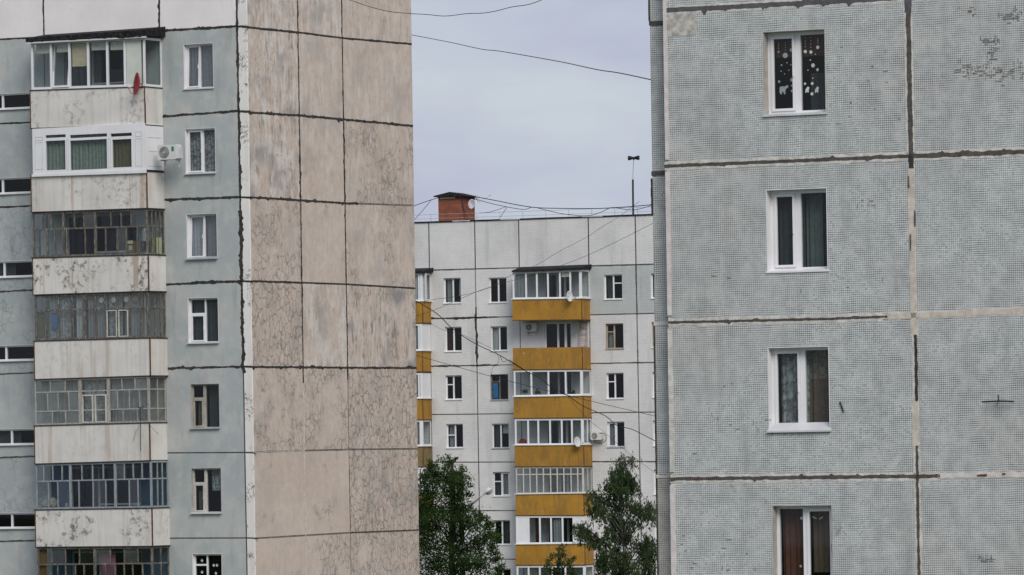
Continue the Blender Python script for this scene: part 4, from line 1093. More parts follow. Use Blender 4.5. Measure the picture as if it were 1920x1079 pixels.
# joints
def mseam(pts, w_, m_='tar2', **k): seam(FM, MBD, pts, w_, M[m_], D=MD, **k)
for i in range(1, 9):
    r = rowsM[i]
    xs = [xcol(c, yrow(r, 1000)) for c in cM]
    ww = [1.5, 3.0, 2.6, 1.6, 1.2, 1.1, 1.1, 1.1][i - 1]
    mseam([(xs[0], yrow(r, xs[0])), (xs[1], yrow(r, xs[1]))], ww)
    mseam([(xs[1], yrow(r, xs[1])), (xs[2], yrow(r, xs[2])), (xs[3] - 40, yrow(r, xs[3] - 40))], ww if i != 1 else 2.2, 'tar' if i in (2, 3) else 'tar2', rag=.45, blobs=2 if i in (2, 3) else 0)
    mseam([(xs[3] - 40, yrow(r, xs[3] - 40)), (xs[4], yrow(r, xs[4]))], 1.0, 'thin')
    mseam([(xs[4], yrow(r, xs[4])), (xs[5], yrow(r, xs[5])), (xs[6], yrow(r, xs[6]))], [2.2, 1.8, 2.0, 1.2, 2.2, 1.0, 1.0, 1.0][i - 1], 'tar2', rag=.35, blobs=1 if i in (3, 5) else 0)
for k, c in enumerate(cM[1:6]):
    y0 = yrow(rowsM[0], c[0]); y1 = yrow(rowsM[1], c[0])
    vseam(FM, MBD, c, y0, y1, [1.0, .9, 1.1, 1.6, 2.0][k], M['tar2'], D=MD, rag=.3)
    if k == 1:
        vseam(FM, MBD, c, y1, 576, .9, M['thin'], D=MD); vseam(FM, MBD, c, 576, 688, 3.0, M['tar'], D=MD, blobs=3, rag=.4); vseam(FM, MBD, c, 688, 1135, 1.3, M['tar2'], D=MD, rag=.4)
    elif k == 4:
        vseam(FM, MBD, c, y1, 592, 2.4, M['tar2'], D=MD, rag=.3); vseam(FM, MBD, c, 592, 655, 1.3, M['tar2'], D=MD); vseam(FM, MBD, c, 655, 684, 2.2, M['tar2'], D=MD); vseam(FM, MBD, c, 684, 1135, 1.3, M['tar2'], D=MD, rag=.4)
    else: vseam(FM, MBD, c, y1, 1135, 1.1, M['thin'], D=MD)
# roof: slab, black parapet capping, inner bulk
uA, uB = FM.uz(701, 900)[0], FM.uz(1302, 900)[0]; zr = FM.uz(1000, yrow(rowsM[0], 1000))[1]; zgm = -FM.o.z; zbm = FM.uz(1000, 1139)[1]
part('core', MB().box(uA, uB, 1.8, 11.8, zgm, zr - .25), M['dark'], MBD, FM)
part('foot_wall', MB().box(uA, uB, .003, 12, zgm, zbm - .03), M['soot'], MBD, FM)
part('back_wall', MB().box(uA, uB, 11.81, 12.2, zgm, zr - .2), M['mid'], MBD, FM)
part('side_wall', MB().box(uB - .2, uB - .003, .2, 11.8, zgm, zr - .2), M['mid'], MBD, FM)
part('roof', MB().box(uA, uB, .17, 12, zr - .24, zr - .1), M['roofing'], MBD, FM)
ca = [(x, yrow(rowsM[0], x) - .2) for x in (702, 822, 889, 975, 1100, 1300)]
part('roof_edge', ribbon(FM, ca, .07, .06, .15, .3, .26), M['roofing'], MBD, FM)
for (xa, xb) in ((848, 881), (1091, 1130), (938, 975)):
    part('flashing', ribbon(FM, [(xa, yrow(rowsM[0], xa) - .4), (xb, yrow(rowsM[0], xb) - .4)], .05, .075, .2, .3, .01), M['tinw'], MBD, FM)
# brick housing
u0, z0 = FM.uz(822.3, 413, -2.0); u1 = FM.uz(869, 413, -2.0)[0]; z1 = FM.uz(845, 369, -2.0)[1]
hd = 1.9
hs = part('brick_housing', MB().box(u0, u1, 2.0, 2.0 + hd, zr - .1, z1), M['brick'], MBD, FM, label='red brick roof housing under a black sheet cap')
def fz(x, y, o=-2.0): return FM.uz(x, y, o)
ov = .22; cu = (u0 + u1) / 2 - .1
cp = MB(); cp.v = [(u0 - ov, 2 - ov, z1 + .06), (u1 + ov, 2 - ov, z1 + .03), (u1 + ov, 2 + hd + ov, z1 + .03), (u0 - ov, 2 + hd + ov, z1 + .06),
                  (u0 + .8, 2 - ov, z1 + .27), (u0 + .8, 2 + hd + ov, z1 + .27), (u0 - ov, 2 - ov, z1), (u1 + ov, 2 - ov, z1 - .03), (u1 + ov, 2 + hd + ov, z1 - .03), (u0 - ov, 2 + hd + ov, z1)]
cp.f = [(0, 6, 7, 1), (0, 1, 4), (0, 4, 5, 3), (4, 1, 2, 5), (3, 5, 2), (1, 7, 8, 2), (3, 2, 8, 9), (0, 3, 9, 6), (6, 9, 8, 7)]
part('cap', cp, M['roofing'], hs, FM)
part('vent_gap', MB().box(u0 + .12, u1 - .5, 1.985, 1.999, z1 - .12, z1 - .03), M['tinw'], hs, FM)
part('drain_pipe', MB().tube([(u1 - .05, 1.95, z1 - .1), (u1 - .03, 1.95, zr + 1.2), (u1 + .12, 1.93, zr + .5)], .03, 6), M['steel'], hs, FM)
# ---- windows
GR = 'mid'
def mw(c, r, mull, **k):
    k.setdefault('recess', .14); k.setdefault('fw', .075); k.setdefault('mw', .085); k.setdefault('depth', 1.4); k.setdefault('sillh', .05); k.setdefault('sill', 'pvc')
    return window(FM, MBD, wA[c][r], mull, **k)
mw(0, 0, 849.8, curtains=[('cgrey', .1, .45, 0, 1), ('cwhite', .78, .98, .3, 1)])
mw(1, 0, 934.8)
mw(2, 0, 1150.5, trans=('R', 531.5), curtains=[('cdark', .1, .5, 0, 1)])
mw(3, 0, 1238)
mw(0, 1, 851.3, curtains=[('cred', .05, .5, 0, 1)]); mw(1, 1, 936.8, curtains=[('cwhite', .02, .5, 0, 1)])
mw(2, 1, 1152, trans=('L', 622.5), fm='tanwood', reveal='plaster', sill='tanwood', label='tan wooden window', curtains=[('cgrey', .1, .45, 0, .65)])
mw(3, 1, 1240, fm='tanwood')
mw(0, 2, 850.8, trans=('L', 721.5)); 
mw(1, 2, 937.3, trans=('L', 716), fm='oldwood', reveal='plaster', sill='metal', label='old brown window with one blue boarded casement')
mw(2, 2, 1153.5, trans=('L', 716)); mw(3, 2, 1241)
mw(0, 3, 854, trans=('L', 816), curtains=[('cgrey', .1, .48, 0, 1)]); mw(1, 3, 939.5, curtains=[('cdark', .1, .45, 0, 1), ('cwhite', .55, .95, .6, 1)], sill='metal')
mw(2, 3, 1156, curtains=[('cgrey', .05, .5, 0, 1)], sill='metal', sash='L'); mw(3, 3, 1242)
mw(0, 4, 854.5); mw(1, 4, 941, trans=('L', 903), curtains=[('cgrey', .5, .98, 0, 1), ('cdark', .1, .48, 0, .6)], sash='R')
mw(2, 4, 1156, trans=('L', 900)); mw(3, 4, 1243)
mw(0, 5, 856); mw(1, 5, 942, curtains=[('cdark', .5, .98, 0, 1)]); mw(2, 5, 1157); mw(3, 5, 1245)
mw(0, 6, 858); mw(1, 6, 943, curtains=[('cred', .3, .5, 0, .7)]); mw(2, 6, 1158); mw(3, 6, 1246)
a, b, c, d = FM.rect(924.5, 719, 934, 747, -.14)
part('boarded_casement', MB().box(a, b, .15, .16, c, d), M['bluepane'], MBD, FM)
# ---- balconies
MO = 1.4
parM = [((960.7, 562), (1091.5, 560.3), (961, 600.4), (1091.5, 599), 1108.8), ((961.8, 653), (1092.7, 651), (961.8, 693), (1092.7, 691.7), 1109), ((963, 745), (1093.5, 742.5), (963.5, 784), (1094, 783), 1110.5),
        ((965, 835.8), (1095, 834.8), (965.5, 874.7), (1095.3, 874), 1111.5), ((967, 927.5), (1095.5, 925.5), (967, 966), (1095.7, 966), 1111.5), ((967, 1021.5), (1097.5, 1020), (967, 1059.5), (1097.5, 1059), 1113), ((968.5, 1113), (1099, 1112), (968.5, 1150), (1099, 1150), 1114)]
labM = ['top yellow balcony with black roof and white glazing', 'open yellow balcony with a ladder and an air conditioner', 'yellow balcony with wide white glazing and plants', 'yellow balcony with many white glazing bays', 'yellow balcony with old white wooden grid glazing', 'yellow balcony with blank white end panels', 'lowest yellow balcony']
balM = []
def mbalcony(pr, lab, yellow='yellow', O=MO):
    tl, tr, bl, br, xe = pr
    A, B, C_, D_ = (FM.uz(*p, O) for p in (bl, br, tr, tl))
    bc = part('balcony', MB().box(A[0] + .03, B[0] - .03, -O + .04, -.003, A[1] - .01, A[1] + .14), M['concrete'], MBD, FM, label=lab)
    part('front_panel', MB().prism([A, B, C_, D_], -O, -O + .035), M[yellow], bc, FM)
    part('side_panel', MB().box(B[0] - .035, B[0], -O + .037, -.003, B[1], C_[1]), M[yellow], bc, FM)
    part('side_panel', MB().box(A[0], A[0] + .035, -O + .037, -.003, A[1], D_[1]), M[yellow], bc, FM)
    part('corner_angle_or_shade_line', MB().box(B[0] - .03, B[0] + .012, -O - .012, -O + .03, B[1], C_[1]), M['rust'], bc, FM)  # thin dark strip added as a painted shade line where front meets side
    lp = MB().prism([(A[0] - .02, A[1] - .05), (B[0] + .02, B[1] - .05), (B[0] + .02, B[1] - .001), (A[0] - .02, A[1] - .001)], -O - .02, -O + .06)
    lp.box(B[0] - .016, B[0] + .02, -O + .061, -.003, B[1] - .05, B[1] - .001)
    part('edge_strip', lp, M['rust'], bc, FM)
    balM.append((bc, A, B, C_, D_, O)); return balM[-1]
for pr, lb in zip(parM, labM): mbalcony(pr, lb)
def mglaze(rec, zt, rows, fm='pvc', bw=.05, pane='glass', side=(), fill=(), sidefill=None, sillw=True, xs_y=500):
    bc, A, B, C_, D_, O = rec; y = -O + .02
    ztl, ztr = zt; u0, u1 = D_[0] + .02, C_[0] - .02; zbl, zbr = D_[1] + .05, C_[1] + .05
    def zz(u, f):
        k = (u - u0) / (u1 - u0); return (zbl + (zbr - zbl) * k) * (1 - f) + (ztl + (ztr - ztl) * k) * f
    pym = HY - (zbl + ztl) / 2 * FPX / MD
    U = lambda px: FM.uz(px, pym, O)[0]
    fr = MB()
    def bar(ua, za, ub, zb_, w2, yy):
        if abs(ub - ua) > abs(zb_ - za): fr.prism([(ua, za - w2), (ub, zb_ - w2), (ub, zb_ + w2), (ua, za + w2)], y + yy, y + .07 - yy)
        else: fr.prism([(ua - w2, za), (ua + w2, za), (ub + w2, zb_), (ub - w2, zb_)], y + yy, y + .07 - yy)
    bar(u0, zz(u0, 0) + bw * .6, u1, zz(u1, 0) + bw * .6, bw * .6, 0); bar(u0, zz(u0, 1) - bw, u1, zz(u1, 1) - bw, bw, 0)
    bar(u0 + bw, zz(u0, 0), u0 + bw, zz(u0, 1), bw, .001); bar(u1 - bw * 1.6, zz(u1, 0), u1 - bw * 1.6, zz(u1, 1), bw * 1.6, .001)
    n = 0
    for f0, f1, ms in rows:
        us = sorted([(u0 + bw, bw)] + [(U(p), bw) for p in ms] + [(u1 - bw * 1.6, bw * 1.6)])
        for p in ms: u = U(p); bar(u, zz(u, f0), u, zz(u, f1), bw, .002)
        if f0 > 0: bar(u0, zz(u0, f0), u1, zz(u1, f0), bw * .9, .003)
        for k in range(len(us) - 1):
            a, b = us[k][0] + us[k][1], us[k + 1][0] - us[k + 1][1]
            q = [(a, zz(a, f0) + bw), (b, zz(b, f0) + bw), (b, zz(b, f1) - bw), (a, zz(a, f1) - bw)]
            fl = k in fill and f0 == 0
            if b - a > .05:
                if fl: part('filler_panel', MB().prism(q, y + .01, y + .04), M['pvc'], bc, FM)
                else: part('pane', MB().prism(q, y + .03, y + .037), M[pane], bc, FM)
    part('glazing_frame', fr, M[fm], bc, FM)
    us, ya, yb = u1 - .05, y + .07, -.02; Z0, Z1 = zz(u1, 0), zz(u1, 1)
    if sidefill: part('side_panel', MB().box(us, us + .05, ya, yb, Z0, Z1), M[sidefill], bc, FM)
    else:
        sf = MB().box(us, us + .05, ya, yb, Z0, Z0 + .09).box(us, us + .05, ya, yb, Z1 - .09, Z1).box(us + .001, us + .049, yb - .09, yb, Z0 + .09, Z1 - .09)
        for k in side: sf.box(us + .001, us + .049, ya + (yb - ya) * k - .04, ya + (yb - ya) * k + .04, Z0 + .09, Z1 - .09)
        part('side_frame', sf, M[fm], bc, FM)
        part('side_pane', MB().box(us + .022, us + .028, ya, yb - .09, Z0 + .09, Z1 - .09), M[pane], bc, FM)
    if sillw:
        sl = MB().prism([(u0 - .08, zbl - .05), (u1 + .08, zbr - .05), (u1 + .08, zbr), (u0 - .08, zbl)], -O - .06, -O + .06)
        sl.box(u1, u1 + .08, -O + .061, -.003, zbr - .05, zbr)
        part('sill', sl, M['pvc'], bc, FM)
    return U, zz, y
def above(i): return (balM[i][1][1] - .055, balM[i][2][1] - .055)
zt0 = (FM.uz(962, 511, MO)[1], FM.uz(1091, 506, MO)[1])
U, zz, y = mglaze(balM[0], zt0, [(0, 1, [986, 1006.3, 1027, 1049.5, 1069])])
bcm = balM[0][0]
def mroof(rec, za, zb_, x0, x1, O=MO):
    bc = rec[0]; a = FM.uz(x0, 505, O)[0]; b = FM.uz(x1, 505, O)[0]
    rf = MB(); rf.v = [(a, -O - .15, za), (b, -O - .15, zb_), (b, -.003, zb_ + .1), (a, -.003, za + .1), (a, -O - .15, za + .1), (b, -O - .15, zb_ + .12), (b, -.003, zb_ + .34), (a, -.003, za + .34)]
    rf.f = [(0, 3, 2, 1), (4, 5, 6, 7), (0, 1, 5, 4), (1, 2, 6, 5), (2, 3, 7, 6), (3, 0, 4, 7)]
    part('roof', rf, M['roofing'], bc, FM)
mroof(balM[0], zt0[0], zt0[1], 961, 1094)
part('blind', MB().box(U(1052), U(1067), y + .1, y + .12, zz(U(1055), .76), zz(U(1055), .95)), M['blind'], bcm, FM)
part('curtain', wavy(U(965), U(983), zz(U(970), 0), zz(U(970), 1), y + .12, .03, .2), M['cgrey'], bcm, FM)
U, zz, y = mglaze(balM[2], above(1), [(0, 1, [996, 1028, 1060.3])])
U4m, zz4m, y4m = mglaze(balM[3], above(2), [(0, 1, [990, 1009, 1031, 1053, 1072])], side=(.5,))
mglaze(balM[4], above(3), [(0, .72, [981, 993.5, 1006, 1018.5, 1032, 1044.5, 1057, 1070.5, 1083]), (.72, 1, [981, 993.5, 1006, 1018.5, 1032, 1044.5, 1057, 1070.5, 1083])], 'whitewood', .035, 'dglass', (.5,))
mglaze(balM[5], above(4), [(0, 1, [991, 1012, 1033, 1054.5, 1075])], fill=(0, 5), sidefill='pvc')
mglaze(balM[6], above(5), [(0, 1, [991, 1012, 1035, 1060])])
for k, (a, b) in enumerate(((0, 1),)):
    part('curtain', wavy(FM.uz(1036, 990, MO)[0], FM.uz(1054, 990, MO)[0], balM[5][4][1], balM[4][1][1], -MO + .18, .03, .2), M['cgrey'], balM[5][0], FM)
    part('curtain', wavy(FM.uz(1002, 990, MO)[0], FM.uz(1011, 990, MO)[0], balM[5][4][1], balM[4][1][1], -MO + .18, .03, .2), M['cred'], balM[5][0], FM)
# left-hand stack, only its right end shows past the left block
parL = [((700, 568), (793, 565.5), (700, 608), (793, 605), 807), ((700, 661), (793, 658.5), (700, 700), (793, 696.5), 808.5), ((700, 750), (793.5, 748), (700, 788), (793.5, 786.5), 810.5), ((700, 839), (794, 837.5), (700, 876), (794, 874.5), 812), ((700, 928), (795, 927.5), (700, 966), (795, 965.5), 812)]
Lr = []
for k, pr in enumerate(parL): Lr.append(mbalcony(pr, ['top balcony of the stack beside the beige end wall', None, None, 'balcony with brownish faded parapet, lowest above the tree', 'balcony hidden behind the tree'][k] or 'yellow balcony beside the beige end wall', 'yellow' if k != 3 else 'dirtyyellow', 1.35))
ztl = FM.uz(793, 512.5, 1.35)[1]
mglaze(Lr[0], (ztl, ztl), [(0, 1, [740, 760, 785])])
part('curtain', wavy(FM.uz(762, 540, 1.2)[0], FM.uz(800, 540, 1.2)[0], Lr[0][4][1], ztl, -1.2, .03, .2), M['cwhite'], Lr[0][0], FM)
mroof(Lr[0], ztl, ztl, 700, 797, 1.35)
for k in (1, 2, 3, 4):
    zt_ = Lr[k - 1][1][1] - .055
    mglaze(Lr[k], (zt_, zt_), [(0, 1, [740, 768, 785] if k != 3 else [740, 770, 788])], sidefill='pvc' if k in (1, 2) else None)
    if k in (1, 2, 3): part('curtain', wavy(FM.uz(770, 540, 1.2)[0], FM.uz(784, 540, 1.2)[0], Lr[k][4][1], zt_, -1.2, .03, .2), M['cgrey'], Lr[k][0], FM)
# ---- things on the far block
air_conditioner('white air conditioner on the wall of the open yellow balcony', FM, (983.6, 606.5, 1005.5, 622), .02, dep=.3)
air_conditioner('white air conditioner beside the many bayed yellow balcony, with a loop of black cable', FM, (1107, 810.5, 1128, 825), .05, dep=.35)
uc, zc = FM.uz(1126, 822, .5)
o = part('cable', MB().tube([(uc + .36 * math.cos(t * .33), -.5 + .02 * t, zc + .3 * math.sin(t * .33)) for t in range(-8, 9)], .02, 5), M['cable'], None, FM)
o['label'] = 'loop of slack black cable hanging behind the outdoor air conditioner on the white wall'; o['category'] = 'cable'
def dish_px(label, F, x, y, out, r, face, **k):
    u, z = F.uz(x, y, out); return satellite_dish(label, F.world(u, -out, z), r, face, 'dish', **k)
dish_px('white satellite dish on the corner of the roofed top yellow balcony', FM, 1068.5, 556, MO + .35, .32, (.78, -.60, .1), arm_len=.5, group='white satellite dishes', mountdir=(-.05, .35, -.15))
dish_px('white satellite dish below the glazing next to the outdoor air conditioner', FM, 1083, 829, MO + .35, .30, (.72, -.66, .12), arm_len=.5, group='white satellite dishes', mountdir=(-.05, .35, -.1))
dish_px('white satellite dish facing left on the side of the red brick housing', FM, 884, 383, -1.6, .29, (-.6, -.75, .1), arm_len=.3, group='white satellite dishes', mountdir=(-.2, .5, -.1))
dish_px('pale satellite dish turned away behind the corner of the red brick housing', FM, 896, 372, -3.2, .27, (.85, -.2, .3), arm_len=.9, group='white satellite dishes', mountdir=(-.9, .4, -.3))
# ladder
la = thing('ladder', 'pinkish wooden ladder leaning in the right end of the open yellow balcony', 'ladder', None, None, FM, (FM.uz(1093, 650, .15)[0], -.2, FM.uz(1093, 650, .15)[1]))
z0 = balM[1][1][1] + .15; z1 = FM.uz(1093, 601, .2)[1]; ul, ur = FM.uz(1086.5, 620, .2)[0], FM.uz(1100, 620, .2)[0]
for u in (ul, ur): part('side_rail', MB().box(u - .03, u + .03, -.3, -.25, z0, z1, .08, z0), M['pinkwood'], la, FM)
for k in range(8):
    z = z1 - .12 - k * .31
    if z > z0: part('rung', MB().box(ul + .031, ur - .031, -.29 + .08 * (z - z0), -.26 + .08 * (z - z0), z - .02, z + .02), M['pinkwood'], la, FM)
# pot plants on the third balcony
def leafball(name, label, cat, F, x, y, out, rpx, D, n, mat, seed, size=.07, flat_=.8):
    rng = random.Random(seed); u, z = F.uz(x, y, out); r = rpx * D / FPX; mb = MB()
    t = thing(name, label, cat, None, None, F, (u, -out, z - r * 1.1))
    for _ in range(n):
        d = Vector((rng.gauss(0, .5), rng.gauss(0, .4), rng.gauss(0, .5))) * r
        c = Vector((u, -out, z)) + d; a = Vector((rng.uniform(-1, 1), rng.uniform(-1, 1), rng.uniform(-1, 1))).normalized() * size
        b = a.cross(Vector((rng.uniform(-1, 1), rng.uniform(-1, 1), rng.uniform(-1, 1)))).normalized() * size * .45
        i = len(mb.v); mb.v += [tuple(c - a), tuple(c + b), tuple(c + a), tuple(c - b)]; mb.f.append((i, i + 1, i + 2, i + 3))
    part('leaves', mb, M[mat], t, F, kind='stuff')
    part('pot', MB().tube([(u, -out, z - r * 1.1 - .18), (u, -out, z - r * .9)], .09, 10, .12), M['card'], t, F)
for k, (x, y_) in enumerate(((984, 735), (1008, 736), (1075, 737))):
    leafball('potted_plant', ['leafy potted plant at the left end of the wide glazed yellow balcony', 'leafy potted plant behind the second pane of the wide glazed yellow balcony', 'leafy potted plant behind the right pane of the wide glazed yellow balcony'][k], 'plant', FM, x, y_, 1.15, 6, MD, 70, 'leafd', k + 5)
t, (u0, u1, z0, z1, y) = stored('dark red bundle standing at the left end of the many bayed yellow balcony', 'bundle', 'bundle', 973, 824, 986, 834, 'cred', out=1.1, F=FM)
part('bag', MB().prism([(u0, z0), (u1, z0), (u1 + .02, z0 + .12), (u1 - .1, z1), (u0 + .08, z1 + .02), (u0 - .02, z0 + .15)], y, y + .2), M['reddish'], t, FM)
part('tie', MB().box((u0 + u1) / 2 - .02, (u0 + u1) / 2 + .02, y - .01, y + .21, z0, z1 + .03), M['steel'], t, FM)
# roof railing
rl = thing('railing', 'low thin metal railing along the flat roof edge of the white block', 'railing', None, None, FM, (FM.uz(1000, 409, -.5)[0], .5, zr))
def RP(x, dy): u, z = FM.uz(x, yrow(rowsM[0], x), -.5); return (u, .5, z + dy)
for k in range(-3, 12):
    x = 808 + k * 43.1 if k < 12 else 0
    if 822 < x < 889: continue
    part('post', MB().tube([RP(x, -.15), RP(x, .45)], .014, 5), M['metal'], rl, FM)
part('rail', MB().tube([RP(690, .44), RP(900, .44), RP(1100, .45), RP(1290, .44)], .011, 5), M['metal'], rl, FM)
part('rail', MB().tube([RP(690, .2), RP(900, .2), RP(1100, .19), RP(1290, .2)], .010, 5), M['metal'], rl, FM)
# horn loudspeakers on a mast
def RQ(x, y): u, z = FM.uz(x, y, -.9); return (u, .9, z)
hm = thing('loudspeaker_mast', 'tall dark roof mast carrying a bow tie pair of black horn loudspeakers', 'mast', None, None, FM, RQ(1187.5, 405))
part('mast', MB().tube([RQ(1187.3, 409), RQ(1186.6, 337)], .06, 8), M['steel'], hm, FM)
part('upper_mast', MB().tube([RQ(1186.6, 337), RQ(1188, 297)], .02, 6), M['metal'], hm, FM)
c = Vector(RQ(1188.2, 296.5))
for s_ in (-1, 1): part('horn', MB().tube([tuple(c), tuple(c + Vector((s_ * .12, 0, 0))), tuple(c + Vector((s_ * .32, 0, .0)))], .05, 12, .14), M['black'], hm, FM, smooth=False)
part('clamp', MB().box(c.x - .04, c.x + .04, c.y - .05, c.y + .05, c.z - .12, c.z + .06), M['steel'], hm, FM)
# ================================================================== near block on the right
FR = Facade(1252, 856, 105.0, A_RIGHT)
RD = 105.0
RB = thing('apartment_building', 'near panel block on the right faced with small mint grey mosaic squares', 'building', (FR.o.x, FR.o.y, 0))
rowsR = [((1236, -273), (1990, -320)), ((1240, 20), (1600, 1), (1700, -5), (1990, -18)), ((1245, 312), (1705, 293), (1920, 285), (1990, 282)),
         ((1252, 605), (1560, 598), (1712, 592), (1920, 583), (1990, 580)), ((1256, 898.5), (1715, 893.5), (1920, 890), (1990, 889)), ((1260, 1190), (1990, 1190))]
cR = [(1241.5, 1258.5), (1702.5, 1722), (1985, 2010)]
wR_ = {1: (1431, 57, 1548, 215.5), 2: (1437, 354, 1551.5, 509.5), 3: (1440.5, 650.5, 1555.5, 809), 4: (1449, 947.5, 1561, 1106)}
for r in range(5):
    h = hole_of(FR, wR_[r]) if r in wR_ else None
    panel(FR, RB, cR[0], cR[1], rowsR[r], rowsR[r + 1], M['mosaic'], h, .028, wear=[.3, .3, .2, .45, .9][r])
    panel(FR, RB, cR[1], cR[2], rowsR[r], rowsR[r + 1], M['mosaic'], None, .028, wear=[.3, 1., .1, .1, .4][r])
def rseam(pts, w_, m_, **k): seam(FR, RB, pts, w_, M[m_], D=RD, **k)
def seg(i, x0, x1):
    r = rowsR[i]; xs = [x0] + [p[0] for p in r if x0 < p[0] < x1] + [x1]; return [(x, yrow(r, x)) for x in xs]
K = dict(under=M['mortar'], underw=2.3, rag=.22)
rseam(seg(1, 1242, 1700), 8.5, 'tar3', under=M['mortar'], underw=1.9, rag=.16, blobs=5); rseam(seg(1, 1700, 1985), 6, 'tar3', **K)
rseam(seg(2, 1246, 1704), 6.2, 'tar2', under=M['mortar'], underw=2.6, rag=.2, blobs=2); rseam(seg(2, 1704, 1985), 8, 'tar2', under=M['mortar'], underw=2.1, rag=.24, blobs=3)
rseam(seg(3, 1253, 1664), 4.6, 'tar2', under=M['mortar'], underw=3.2, rag=.28, blobs=2); rseam(seg(3, 1655, 1985), 9.5, 'cream', under=M['mortar'], underw=1.5, rag=.14)
rseam(seg(4, 1257, 1763), 6.2, 'tar2', under=M['mortar'], underw=2.5, rag=.22, blobs=4); rseam(seg(4, 1758, 1985), 8, 'pink', under=M['mortar'], underw=1.4, rag=.2)
rseam(seg(4, 1832, 1850), 3.4, 'rust', out=.02, rag=.4); rseam([(1879, 889), (1885, 889)], 2.5, 'rust', out=.02)
def rv(ya, yb, *a, dx=0, **k): rseam([(xcol(cR[1], ya) + dx, ya), (xcol(cR[1], yb) + dx, yb)], *a, **k)
rv(-300, 24, 14, 'tar3', under=M['mortar'], underw=1.2, rag=.1)
rv(24, 290, 9.5, 'tar2', under=M['mortar'], underw=1.7, rag=.16)
rv(290, 316, 9, 'tar', out=.01, rag=.25)
rv(308, 632, 10.5, 'cream', under=M['mortar'], underw=1.3, rag=.12)
rv(626, 756, 9, 'mortar', rag=.12, out=.004); rv(628, 752, 5.2, 'tar', dx=2.5, out=.012, rag=.3)
rv(750, 842, 11, 'cream', under=M['mortar'], underw=1.3, rag=.12)
rv(836, 1170, 5.6, 'tar2', under=M['mortar'], underw=2.4, rag=.32, dx=1)
for (ya, yb, dx) in ((395, 425, 5), (440, 470, -4), (330, 352, -5)): rv(ya, yb, 1.8, 'tar2', dx=dx, out=.02, rag=.5)
# pale mortar corner and the recessed strip of the next section
for (ya, yb, w_, m_) in ((-260, 300, 7.0, 'pink'), (322, 592, 8.0, 'pink'), (616, 886, 8.5, 'mortar'), (910, 1180, 9.0, 'pink')):
    x = lambda y: 1241.5 + 4.2 + (1258.5 - 1241.5) * y / 1079
    rseam([(x(ya), ya), (x(yb), yb)], w_, m_, rag=.06, out=.02)
OS = -.3
rowsS = [((1200, -258), (1300, -260)), ((1200, 44.5), (1300, 43)), ((1200, 326.5), (1300, 324.5)), ((1200, 607.5), (1300, 606)), ((1200, 894), (1300, 892.5)), ((1200, 1180), (1300, 1180))]
cS = [(1215, 1232), (1262, 1279)]
for r in range(5):
    panel(FR, RB, cS[0], cS[1], rowsS[r], rowsS[r + 1], M['mosaic_ochre' if r == 4 else 'mosaic'], None, .025, OS, .2, wear=.2, **({'label': 'ochre stained mosaic panel at the left edge'} if r == 4 else {}))
for i, (w_, m_) in enumerate(((9, 'tar2'), (7.5, 'tar2'), (7, 'pink'), (7, 'mortar'))):
    r = rowsS[i + 1]; x0 = xcol(cS[0], r[0][1]); seam(FR, RB, [(x0 + 1, yrow(r, x0)), (x0 + 40, yrow(r, x0 + 40))], w_, M[m_], D=RD, out=.01, base=OS, rag=.25)
vs_ = lambda ya, yb, w_, m_: seam(FR, RB, [(xcol(cS[0], ya) + .6, ya), (xcol(cS[0], yb) + .6, yb)], w_, M[m_], D=RD, out=.012, base=OS, rag=.4)
vs_(-250, 40, 1.2, 'tar2'); vs_(335, 405, 2.4, 'tar'); vs_(612, 1170, 1.2, 'tar2')
# bare concrete patch where mosaic fell off, scratches, bracket
ur0, ur1, zr0_, zr1_ = FR.rect(1248, 26, 1311, 68)
rng = random.Random(5); pts = []
for k in range(60):
    t_ = 2 * math.pi * k / 60; cx_, cz_ = math.cos(t_), math.sin(t_); m_ = max(abs(cx_), abs(cz_)) ** .8
    j = 1 + rng.uniform(-.09, .09) - (.12 if cx_ > .6 else 0)
    pts.append(((ur0 + ur1) / 2 + (ur1 - ur0) / 2 * cx_ / m_ * j, (zr0_ + zr1_) / 2 + (zr1_ - zr0_) / 2 * cz_ / m_ * j))
part('bare_concrete_patch', MB().prism([(round(a / .0385) * .0385 + k * 1e-5, round(b / .0385) * .0385) for k, (a, b) in enumerate(pts)], -.004, .01), M['rough'], RB, FR)
for (x, y_, w_, h_) in ((1583, 50.5, 7, 2), (1592.5, 60, 2, 4), (1707, 60, 3, 8)):
    pass
hw = MB()
for pts in ([(1575.5, 753.5), (1579, 763), (1582.5, 772.5)],):
    mbm = MB().tube([(lambda q: (q[0], -.02, q[1]))(FR.uz(*p)) for p in pts], .013, 6)
o = part('iron_hook', mbm, M['black'], RB, FR)
br = thing('wall_bracket', 'black iron bracket like an upturned T on the mosaic wall at the right edge', 'bracket', None, None, FR, (FR.uz(1872, 754)[0], 0, FR.uz(1872, 754)[1]))
q = lambda x, y, o_: (lambda p: (p[0], -o_, p[1]))(FR.uz(x, y, o_))
part('crossbar', MB().tube([q(1841, 754, .12), q(1872, 752.5, .12), q(1901, 753, .12)], .014, 8), M['black'], br, FR)
part('upright', MB().tube([q(1871.5, 741, .12), q(1872, 753, .12)], .010, 6), M['black'], br, FR)
part('wall_pin', MB().tube([q(1872, 752.5, .12), (q(1872, 752.5, 0)[0], -.0, q(1872, 752.5, 0)[2])], .012, 6), M['black'], br, FR)
